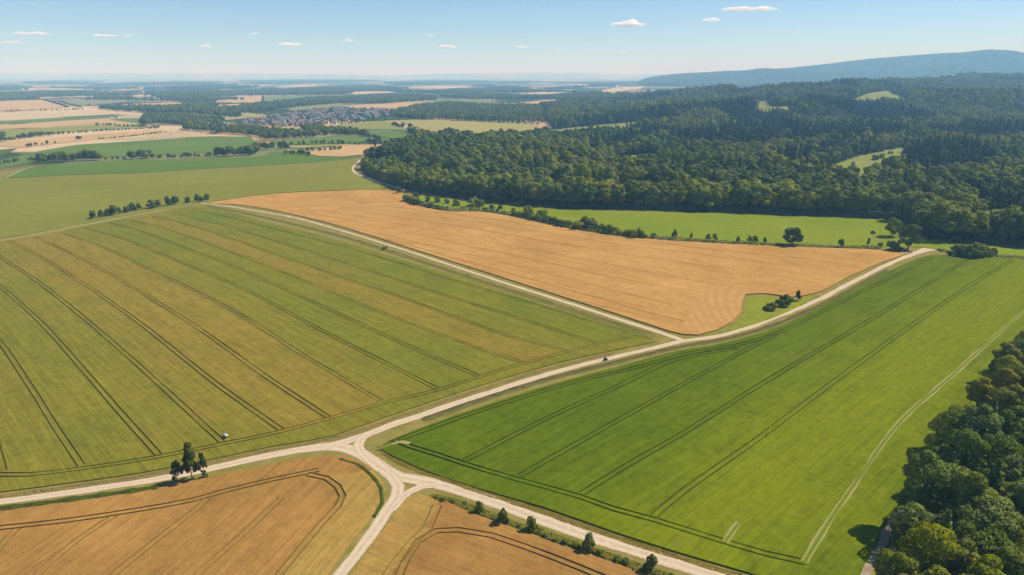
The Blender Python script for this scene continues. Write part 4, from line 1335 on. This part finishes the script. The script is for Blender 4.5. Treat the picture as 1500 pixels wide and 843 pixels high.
        for x, y in hedge_points(px, sp, rng, 1.5):
            n += 1
            tree(K['mid'][rng.integers(4) * 4 + 1], x, y, rng.uniform(*hh), 'hedgerow_tree', f'small distant hedgerow tree, {nth(n)} in order across the far strip fields', 'tree', 'hedgerow trees between the far strip fields', rng.uniform(1.1, 1.6))
    cl = PL(CLEAR_PX[0])
    gx, gy = jgrid(cl, 30, rng)
    n = 0
    for x, y in zip(gx, gy):
        if rng.uniform() < .45: continue
        n += 1
        tree(K['shrub'][rng.integers(12)], x, y, rng.uniform(4, 9), 'clearing_bush', f'scattered bush, {nth(n)} counting away from the viewer in the forest clearing', 'bush', 'bushes scattered in the forest clearing', rng.uniform(.9, 1.3))
    # tiny orchard rows
    n = 0
    for r, y in enumerate((194.5, 196.4, 198.6, 201)):
        for c in range(15):
            x = 226 + c * 6.4 + r * -3 + rng.uniform(-.6, .6)
            n += 1
            px, py = P(x, y)
            tree(K['shrub'][1], px, py, rng.uniform(2.6, 4), 'orchard_tree', f'tiny orchard tree, {nth(c + 1)} from the left in the {nth(r + 1)} row of the pale field', 'tree', 'orchard rows in the pale field', .62)


# ------------------------------------------------------------------ hedges and verge grass as leaf sprays
def leafy_strip(name, label, cat, px, w, h, per_m, leaf, mat, kind=None, seed=1, group=None, z0=0.0, raw=None):
    rng = np.random.default_rng(seed)
    ln = np.array(raw or spline(PL(px), 4.0))
    cum = np.concatenate([[0], np.cumsum(np.linalg.norm(np.diff(ln, axis=0), axis=1))])
    n = int(cum[-1] * per_m)
    s = rng.uniform(0, cum[-1], n)
    off = offset(ln, 1.0) - ln
    c = np.stack([np.interp(s, cum, ln[:, 0]), np.interp(s, cum, ln[:, 1])], 1)
    o = np.stack([np.interp(s, cum, off[:, 0]), np.interp(s, cum, off[:, 1])], 1)
    bump = .6 + .8 * vnoise(s / 2.6, s * 0 + seed)
    th = rng.uniform(-.1, math.pi + .1, n)
    x = np.cos(th) * w / 2 * (.7 + .5 * vnoise(s / 4, s * 0 + 40)) ; z = np.clip(np.sin(th), 0, 1) * h * bump
    pos = np.concatenate([c + o * x[:, None], (z + z0)[:, None]], 1)
    d = np.concatenate([o * np.cos(th)[:, None], np.sin(th)[:, None] + .2], 1)
    sn = d + rng.normal(0, .25, d.shape) if kind is None or raw else d * .35 + np.array([0, 0, 1.0])
    me = cards(pos, d if kind is None else d * .6 + np.array([0, 0, .7]), sn, leaf, rng, np.clip(vnoise(s / 3, s * 0 + 9) * .6 + rng.uniform(0, .5, n), 0, 1), mat, name)
    return obj(name, me, label=label, cat=cat, kind=kind, group=group)


def build_hedges():
    leafy_strip('undergrowth', 'dark undergrowth along the foot of the forest edge', 'undergrowth', None, 8.0, 4.2, 26, 1.1, M['leaf_dark'], 'stuff', 15, raw=[tuple(q) for q in FOOT])
    leafy_strip('hedge', 'long low dark hedge along the top of tan field', 'hedge', [(948, 350), (1020, 354), (1130, 360), (1200, 363), (1250, 364), (1292, 365)], 3.2, 2.2, 14, .75, M['leaf_dark'], seed=3)
    leafy_strip('hedge', 'low dark hedge along the top of green field', 'hedge', [(1374, 367), (1390, 371), (1420, 376), (1470, 378), (1540, 383), (1640, 390)], 3.0, 1.9, 14, .75, M['leaf_dark'], seed=4)
    leafy_strip('hedge', 'bushy base hedge between tan field and meadow', 'hedge', [(599, 297), (640, 307), (664, 310), (700, 310), (740, 315), (780, 323), (820, 332), (860, 339), (900, 345), (948, 350)], 5.5, 2.6, 26, .8, M['leaf_mid'], seed=5)
    leafy_strip('verge_grass', 'tall green verge grass below the gravel road', 'grass', [(-120, 761), (0, 747), (100, 734), (200, 720), (232, 715)], 2.6, .8, 80, .42, M['weed_blade'], 'stuff', 6)
    leafy_strip('verge_grass', 'dark green grass arc curving inside the barley corner', 'grass', [(498, 674), (522, 681), (543, 697), (558, 717), (560, 738), (548, 758)], 1.0, .35, 70, .32, M['weed_blade'], 'stuff', 7, z0=.28)
    leafy_strip('verge_grass', 'bushy green verge between wider gravel road and brown barley', 'grass', [(630, 727), (670, 737), (720, 756), (780, 777), (860, 804), (950, 836), (1030, 862)], 2.6, .75, 75, .42, M['grass_blade'], 'stuff', 8)
    leafy_strip('verge_grass', 'tufted grass edge by the farm track', 'grass', [(960, 494), (900, 475), (800, 443), (700, 411), (600, 378), (500, 347), (400, 322), (300, 301)], 5.0, .4, 26, .5, M['grass_blade'], 'stuff', 9)
    leafy_strip('verge_grass', 'grass tufts along the green field roadside', 'grass', [(556, 655), (575, 672), (630, 695), (700, 719), (800, 752), (900, 787), (1000, 819), (1100, 850)], 2.2, .3, 50, .4, M['straw_blade'], 'stuff', 10)
    leafy_strip('verge_grass', 'grass tufts along the striped field roadside', 'grass', [(0, 729), (100, 715), (200, 700), (300, 680), (400, 660), (480, 645), (540, 627), (600, 606), (700, 573), (800, 542), (900, 518)], 2.0, .3, 40, .42, M['straw_blade'], 'stuff', 11)
    leafy_strip('verge_grass', 'grass tufts by the gravel road to the forest', 'grass', [(620, 616), (700, 588), (800, 557), (900, 532), (1000, 508), (1060, 498), (1130, 478), (1200, 449), (1300, 396)], 3.2, .3, 70, .45, M['grass_blade'], 'stuff', 12)
    leafy_strip('verge_grass', 'shaded weeds at the foot of the wood', 'grass', [(1285, 890), (1318, 818), (1340, 750), (1360, 700), (1394, 650), (1438, 600), (1500, 545)], 5.0, 1.6, 60, .6, M['weed_blade'], 'stuff', 13)


# ------------------------------------------------------------------ buildings
def prism(w, l, h, rise):
    x, y = w / 2, l / 2
    V = [(-x, -y, 0), (x, -y, 0), (x, y, 0), (-x, y, 0), (-x, -y, h), (x, -y, h), (x, y, h), (-x, y, h), (0, -y, h + rise), (0, y, h + rise)]
    F = [[0, 1, 5, 8, 4], [2, 3, 7, 9, 6], [1, 2, 6, 5], [3, 0, 4, 7], [4, 8, 9, 7], [8, 5, 6, 9]]
    return V, F


def roofm(w, l, h, rise, ov=.5, th=.3):
    x, y = w / 2 + ov, l / 2 + ov
    e = h - rise * ov / (w / 2) + .05
    r = h + rise + .05
    V, F = [], []
    for s in (-1, 1):
        b = len(V)
        V += [(s * x, -y, e), (0, -y, r), (0, y, r), (s * x, y, e), (s * x, -y, e + th), (0, -y, r + th), (0, y, r + th), (s * x, y, e + th)]
        F += [[b, b + 1, b + 2, b + 3], [b + 4, b + 7, b + 6, b + 5], [b, b + 4, b + 5, b + 1], [b + 2, b + 6, b + 7, b + 3], [b, b + 3, b + 7, b + 4]]
    return V, F


def boxm(cx, cy, cz, sx, sy, sz):
    V = [(cx + a * sx / 2, cy + b * sy / 2, cz + c * sz / 2) for a, b, c in ((-1, -1, -1), (1, -1, -1), (1, 1, -1), (-1, 1, -1), (-1, -1, 1), (1, -1, 1), (1, 1, 1), (-1, 1, 1))]
    return V, [[0, 3, 2, 1], [4, 5, 6, 7], [0, 1, 5, 4], [1, 2, 6, 5], [2, 3, 7, 6], [3, 0, 4, 7]]


def build_village():
    rng = np.random.default_rng(11)
    wm = [plain('render_wall', (.62, .58, .52), .85), plain('brick_wall', (.36, .22, .16), .9), plain('cream_wall', (.56, .48, .38), .85)]
    rm = [plain('slate_roof', (.17, .17, .19), .7), plain('brown_tile_roof', (.21, .15, .125), .8), plain('red_tile_roof', (.27, .12, .08), .8)]
    gl = plain('window_glass', (.03, .04, .05), .15)
    sizes = [(9, 11, 5.2, 3.6), (10, 15, 5.4, 4.0), (8.5, 9.5, 4.6, 3.6)]
    protos = []
    for i, (w, l, h, r) in enumerate(sizes):
        V, F = roofm(w, l, h, r)
        W, G = prism(w - .02, l, h, r)
        wv, wf = [], []
        for s in (-1, 1):
            for yy in (-l * .28, l * .28):
                for zz in (1.5, h - 1.0):
                    a, b = boxm(s * w / 2, yy, zz, .12, 1.3, 1.2); wf += [[q + len(wv) for q in f] for f in b]; wv += a
        protos.append((W, G, V, F, wv, wf))
    meshes = {}
    for i in range(3):
        W, G, V, F, wv, wf = protos[i]
        for j in range(3):
            meshes['w', i, j] = mesh('wall_mesh', W, G, [wm[j]])
            meshes['r', i, j] = mesh('roof_mesh', V, F, [rm[j]])
        meshes['g', i] = mesh('window_mesh', wv, wf, [gl])
    words_ = ['grey-roofed', 'brown-roofed', 'red-roofed']
    def house(x, y, rz, lab, group, jr=None):
        i = int(rng.integers(3)); j = int(rng.choice(3, p=[.5, .32, .18])); jr = int(rng.choice(3, p=[.62, .25, .13])) if jr is None else jr
        root = obj('village_house', None, label=words_[jr] + ' ' + lab, cat='house', group=group, loc=(x, y, float(terrain(x, y)) if y > 1400 else 0))
        root.rotation_euler = (0, 0, rz)
        s = rng.uniform(.85, 1.12)
        root.scale = (s, s, s)
        obj('wall', meshes['w', i, j], root); obj('roof', meshes['r', i, jr], root)
    V = PL([(352, 186), (362, 176), (420, 168), (440, 163), (500, 160), (560, 161), (582, 166), (560, 175), (500, 181), (470, 186), (420, 188)])
    yr = sorted([p[1] for p in V])
    rows = 0
    total = 0
    y = yr[0] + 10
    while y < yr[-1] and total < 262:
        rows += 1
        n = 0
        xs = np.arange(-1400, 0, 23.0)
        for x in xs:
            x = x + rng.uniform(-6, 6); yy = y + rng.uniform(-9, 9)
            if not inpoly(np.array([x]), np.array([yy]), V)[0] or rng.uniform() < .12: continue
            n += 1; total += 1
            house(x, yy, rng.choice([.2, .2 + math.pi / 2]) + rng.normal(0, .12), f'house, {nth(n)} from the left in the {nth(rows)} street back of the far village', 'houses of the far village')
        y += np.interp(y, [1600, 2700], [40, 54])
    k = 0
    for (px, py) in [(262, 181), (268, 180), (275, 182), (283, 183), (288, 181), (296, 183), (304, 184), (255, 180), (312, 183), (320, 186), (332, 187), (340, 186), (247, 179), (328, 184)]:
        k += 1
        x, yy = P(px, py)
        house(x, yy, rng.uniform(0, 3), f'house, {nth(k)} of the hamlet among trees west of the village', 'houses of the hamlet', 2 if k % 3 == 0 else None)
    for k, (px, py) in enumerate([(162, 173), (167, 172.5), (172, 173.5)]):
        x, yy = P(px, py)
        house(x, yy, .3, f'farmhouse, {nth(k + 1)} from the left in the lone dark farmstead', 'buildings of the lone farmstead', 1)
    for k, (px, py) in enumerate([(655, 172), (664, 164), (672, 165), (735, 163), (770, 158), (765, 166), (752, 162), (778, 150), (1058, 172), (1064, 171)]):
        x, yy = P(px, py)
        house(x, yy, .5, f'lone house, {nth(k + 1)} of those peeping out of dark woods', 'lone houses in the woods', None)
    # long white shed
    x, yy = P(423, 198)
    root = obj('white_shed', None, label='long white shed beside trees below the village', cat='shed', loc=(x, yy, 0))
    white = plain('white_sheet', (.78, .78, .78), .6, .05)
    grey = plain('grey_sheet', (.55, .56, .58), .5, .08)
    a, b = prism(46, 20, 7, .8); obj('wall', mesh('shed_wall', a, b, [white]), root)
    a, b = roofm(46, 20, 7, .8, .4, .3); obj('roof', mesh('shed_roof', a, b, [grey]), root)
    for q in (-14, 0, 14):
        a, b = boxm(q, -10.05, 2.2, 5, .16, 4.4); obj('door', mesh('shed_door', a, b, [grey]), root)
    # village trees
    gx, gy = jgrid(V, 21, rng)
    return np.stack([gx, gy, terrain(gx, gy) - .3, rng.uniform(.28, .6, len(gx)), rng.uniform(0, 6.28, len(gx)), rng.integers(0, 4, len(gx)) * 4 + 1], 1)


def wheel(parent, x, y, r, w, mat, rim):
    V, F = [], []
    n = 18
    prof = [(-w / 2, r * .55), (-w / 2, r * .92), (-w * .3, r), (w * .3, r), (w / 2, r * .92), (w / 2, r * .55)]
    for px, pr in prof:
        for k in range(n):
            t = 6.2832 * k / n
            V.append((px, pr * math.cos(t), pr * math.sin(t)))
    for i in range(len(prof)):
        j = (i + 1) % len(prof)
        for k in range(n):
            F.append([i * n + k, i * n + (k + 1) % n, j * n + (k + 1) % n, j * n + k])
    wh = obj('wheel', mesh('tyre_mesh', V, F, [mat], smooth=True), parent, loc=(x, y, r))
    V, F = [], []
    for px in (-w * .35, w * .35):
        V += [(px, r * .56 * math.cos(6.2832 * k / n), r * .56 * math.sin(6.2832 * k / n)) for k in range(n)]
    F = [list(range(n))[::-1], list(range(n, 2 * n))] + [[k, (k + 1) % n, n + (k + 1) % n, n + k] for k in range(n)]
    obj('rim', mesh('rim_mesh', V, F, [rim]), wh)


def build_vehicles():
    rub = plain('rubber', (.02, .02, .02), .8); steel = plain('pale_steel', (.62, .63, .62), .35, .08); dk = plain('dark_paint', (.035, .04, .045), .35); glass = plain('cab_glass', (.02, .03, .04), .1)
    # small pale water trailer standing at a tramline end
    x, y = P(331, 642)
    root = obj('water_trailer', None, label='small pale tank trailer standing at a tramline end in striped field', cat='trailer', loc=(x, y, .05))
    root.rotation_euler = (0, 0, math.radians(52))
    V, F = [], []
    n = 20
    for yy, rr in ((-1.15, .25), (-1.1, .5), (-1.0, .62), (1.0, .62), (1.1, .5), (1.15, .25)):
        for k in range(n):
            t = 6.2832 * k / n
            V.append((rr * math.cos(t), yy, 1.25 + rr * math.sin(t)))
    for i in range(5):
        for k in range(n):
            F.append([i * n + k, i * n + (k + 1) % n, (i + 1) * n + (k + 1) % n, (i + 1) * n + k])
    F += [list(range(n)), list(range(5 * n, 6 * n))]
    tank = obj('tank', mesh('tank_mesh', V, F, [steel], smooth=True), root)
    a, b = boxm(0, 0, 1.95, .4, .4, .18); obj('hatch', mesh('hatch_mesh', a, b, [steel]), tank)
    V, F = [], []
    for args in ((-.45, 0, .62, .1, 2.5, .12), (.45, 0, .62, .1, 2.5, .12), (0, -1.2, .62, .8, .1, .12), (0, 1.2, .62, .8, .1, .12), (0, 1.95, .6, .1, 1.5, .1)):
        a, b = boxm(*args); F += [[q + len(V) for q in f] for f in b]; V += a
    obj('chassis', mesh('chassis_mesh', V, F, [dk]), root)
    for s in (-1, 1): wheel(root, s * .72, 0, .38, .24, rub, steel)
    root.scale = (.8, .8, .8)
    # small dark utility buggy on the gravel road
    x, y = P(887, 528)
    x2, y2 = P(940, 514)
    root = obj('farm_buggy', None, label='tiny dark farm buggy on the gravel road beside green field', cat='buggy', loc=(x, y, .045))
    root.rotation_euler = (0, 0, math.atan2(y2 - y, x2 - x) - math.pi / 2)
    root.scale = (.85, .85, .85)
    V = [(-.55, -1.1, .4), (.55, -1.1, .4), (.55, 1.1, .4), (-.55, 1.1, .4), (-.55, -1.1, .78), (.55, -1.1, .78), (.5, .45, .82), (-.5, .45, .82), (.42, 1.1, .68), (-.42, 1.1, .68)]
    F = [[0, 3, 2, 1], [0, 1, 5, 4], [4, 5, 6, 7], [7, 6, 8, 9], [9, 8, 2, 3], [1, 2, 8, 6, 5], [0, 4, 7, 9, 3]]
    obj('body', mesh('body_mesh', V, F, [dk]), root)
    V = [(-.5, -.5, .8), (.5, -.5, .8), (.5, .45, .81), (-.5, .45, .81), (-.45, -.45, 1.5), (.45, -.45, 1.5), (.45, .15, 1.5), (-.45, .15, 1.5)]
    obj('cab', mesh('cab_mesh', V, [[0, 1, 5, 4], [1, 2, 6, 5], [2, 3, 7, 6], [3, 0, 4, 7]], [glass]), root)
    a, b = boxm(0, -.15, 1.55, 1.0, .75, .07); obj('roof', mesh('roof_mesh', a, b, [dk]), root)
    for s in (-1, 1):
        for yy in (-.72, .72): wheel(root, s * .55, yy, .3, .22, rub, steel)


# ------------------------------------------------------------------ clouds, haze, light
CLOUDS = [(43, 50, 38, 7, 'elongated white cloud alone at far left'), (17, 62, 34, 4, 'faint flat cloud streak at the left edge'), (154, 53, 28, 6, 'small bright cloud over the left plain'), (189, 53, 16, 4, 'tiny puff right beside the small bright cloud'), (373, 50, 13, 4, 'tiny bright puff above the tan block field'),
          (425, 66, 30, 6, 'thin ragged cloud over the village'), (302, 68, 18, 3, 'faint thin cloud over the central woods'), (510, 60, 13, 5, 'small puff over the tan field behind the village'), (632, 52, 11, 4, 'very faint puff above the dark wood'), (656, 69, 23, 6, 'bright low cloud above the dark wood'),
          (764, 69, 18, 4, 'small flat cloud above the rising forest'), (921, 36, 44, 11, 'bright heaped cloud above the ridge foot'), (815, 73, 9, 3, 'tiny faint puff between the flat cloud and ridge'), (909, 77, 12, 3, 'lowest faint puff near the ridge foot'), (1042, 30, 22, 7, 'small bright cloud above the blue ridge start'), (1098, 14, 64, 9, 'largest long cloud at the top over the ridge'), (1141, 66, 7, 4, 'tiny puff just above the blue ridge'), (1014, 75, 9, 4, 'dim tiny puff over the ridge shoulder')]


def build_clouds():
    k = NT('cloud')
    v = k.n('ShaderNodeVolumePrincipled', {'Color': (1, 1, 1, 1), 'Density': .018, 'Anisotropy': .1})
    k.link(v.outputs[0], k.out.inputs['Volume'])
    k2 = NT('thin_cloud')
    v = k2.n('ShaderNodeVolumePrincipled', {'Color': (1, 1, 1, 1), 'Density': .006, 'Anisotropy': .1})
    k2.link(v.outputs[0], k2.out.inputs['Volume'])
    import bmesh
    for i, (px, py, w, h, lab) in enumerate(CLOUDS):
        dx = px - 750.0; dz = -(py - 421.5)
        d = np.array([dx, FPX * CP + dz * SP, -FPX * SP + dz * CP])
        t = 1500.0 / d[2]
        c = d * t + np.array([0, 0, CAM_H])
        scale = d[1] * t * CP / FPX
        W, Hh = w * scale / 2 * 1.05, max(h, 5) * scale / 2
        bm = bmesh.new()
        bmesh.ops.create_icosphere(bm, subdivisions=5, radius=1)
        rs = np.random.default_rng(50 + i)
        lobes = [(rs.uniform(-.75, .75), rs.uniform(-.6, .6), rs.uniform(.2, 1)) for _ in range(7)]
        for vv in bm.verts:
            p = vv.co.copy()
            n = float(vnoise(p.x * 3 + i * 17, p.y * 3 + p.z * 2)) - .5
            n2 = float(vnoise(p.x * 8 + i * 5, p.y * 8 + p.z * 7)) - .5
            up = sum(math.exp(-((p.x - a) ** 2 + (p.y - b) ** 2) / .06) * c_ for a, b, c_ in lobes)
            r = 1 + .5 * n + .35 * n2
            vv.co.x = p.x * W * r * (1 + .3 * n2); vv.co.y = p.y * W * .7 * r
            vv.co.z = (p.z * (.45 + .75 * up) * r if p.z > 0 else p.z * .5 * r) * Hh
        me = bpy.data.meshes.new('cloud'); bm.to_mesh(me); bm.free()
        me.materials.append(k.m if h >= 5 else k2.m)
        obj('cloud', me, label=lab, cat='cloud', group='small fair weather clouds', loc=tuple(c))


def build_haze():
    k = NT('haze')
    v = k.n('ShaderNodeVolumePrincipled', {'Color': (.29, .61, 1.0, 1), 'Absorption Color': (1, 1, 1, 1), 'Density': HAZE_D, 'Anisotropy': .0})
    k.link(v.outputs[0], k.out.inputs['Volume'])
    a, b = boxm(0, 30000, 249, 190000, 62600, 502)
    obj('haze', mesh('haze', a, b, [k.m]), kind='stuff', label='pale blue summer haze over the whole plain', cat='haze')


HAZE_D = 1.3e-4
SUN_EL, SUN_AZ = math.radians(49), math.radians(71)


def build_light():
    w = bpy.data.worlds.new('World'); SC.world = w
    w.use_nodes = True
    nt = w.node_tree
    bg = nt.nodes['Background']
    sk = nt.nodes.new('ShaderNodeTexSky'); sk.sky_type = 'NISHITA'; sk.sun_disc = False
    sk.sun_elevation = SUN_EL; sk.sun_rotation = SUN_AZ
    sk.altitude = 1500; sk.air_density = 1.0; sk.dust_density = .1; sk.ozone_density = 4.5
    tn = nt.nodes.new('ShaderNodeMix'); tn.data_type = 'RGBA'; tn.blend_type = 'MULTIPLY'
    tn.inputs[0].default_value = 1.0; tn.inputs[7].default_value = (.90, .975, 1.07, 1)
    nt.links.new(sk.outputs[0], tn.inputs[6]); nt.links.new(tn.outputs[2], bg.inputs['Color'])
    bg.inputs['Strength'].default_value = .088
    ld = bpy.data.lights.new('sun', 'SUN'); ld.energy = 5.0; ld.angle = math.radians(.5); ld.color = (1, .94, .84)
    o = bpy.data.objects.new('sun', ld); COL.objects.link(o)
    d = Vector((math.cos(SUN_EL) * math.sin(SUN_AZ), math.cos(SUN_EL) * math.cos(SUN_AZ), math.sin(SUN_EL)))
    o.rotation_euler = (-d).to_track_quat('-Z', 'Y').to_euler()
    o.location = (0, 0, 900)


def build_camera():
    cd = bpy.data.cameras.new('camera'); cd.lens = 24; cd.sensor_width = 36; cd.clip_start = .5; cd.clip_end = 200000
    o = bpy.data.objects.new('camera', cd); COL.objects.link(o)
    o.location = (0, 0, CAM_H); o.rotation_euler = (math.pi / 2 - PITCH, 0, 0)
    SC.camera = o


build_camera()
build_light()
build_ground()
build_fields()
build_far()
build_roads()
srcb, srcs = build_vegetation()
build_woods(srcb)
build_field_trees()
build_hedges()
vt = build_village()
scatter('village_greenery', 'leafy garden trees between the village roofs', 'trees', vt, srcb)
build_vehicles()
build_clouds()
build_haze()

SC.view_settings.view_transform = 'Standard'
SC.view_settings.look = 'None'
SC.view_settings.exposure = 0.38
SC.view_settings.gamma = 1.0
SC.view_settings.use_curve_mapping = False
SC.cycles.volume_bounces = 8
SC.cycles.max_bounces = 10
SC.cycles.diffuse_bounces = 3
SC.cycles.transparent_max_bounces = 8
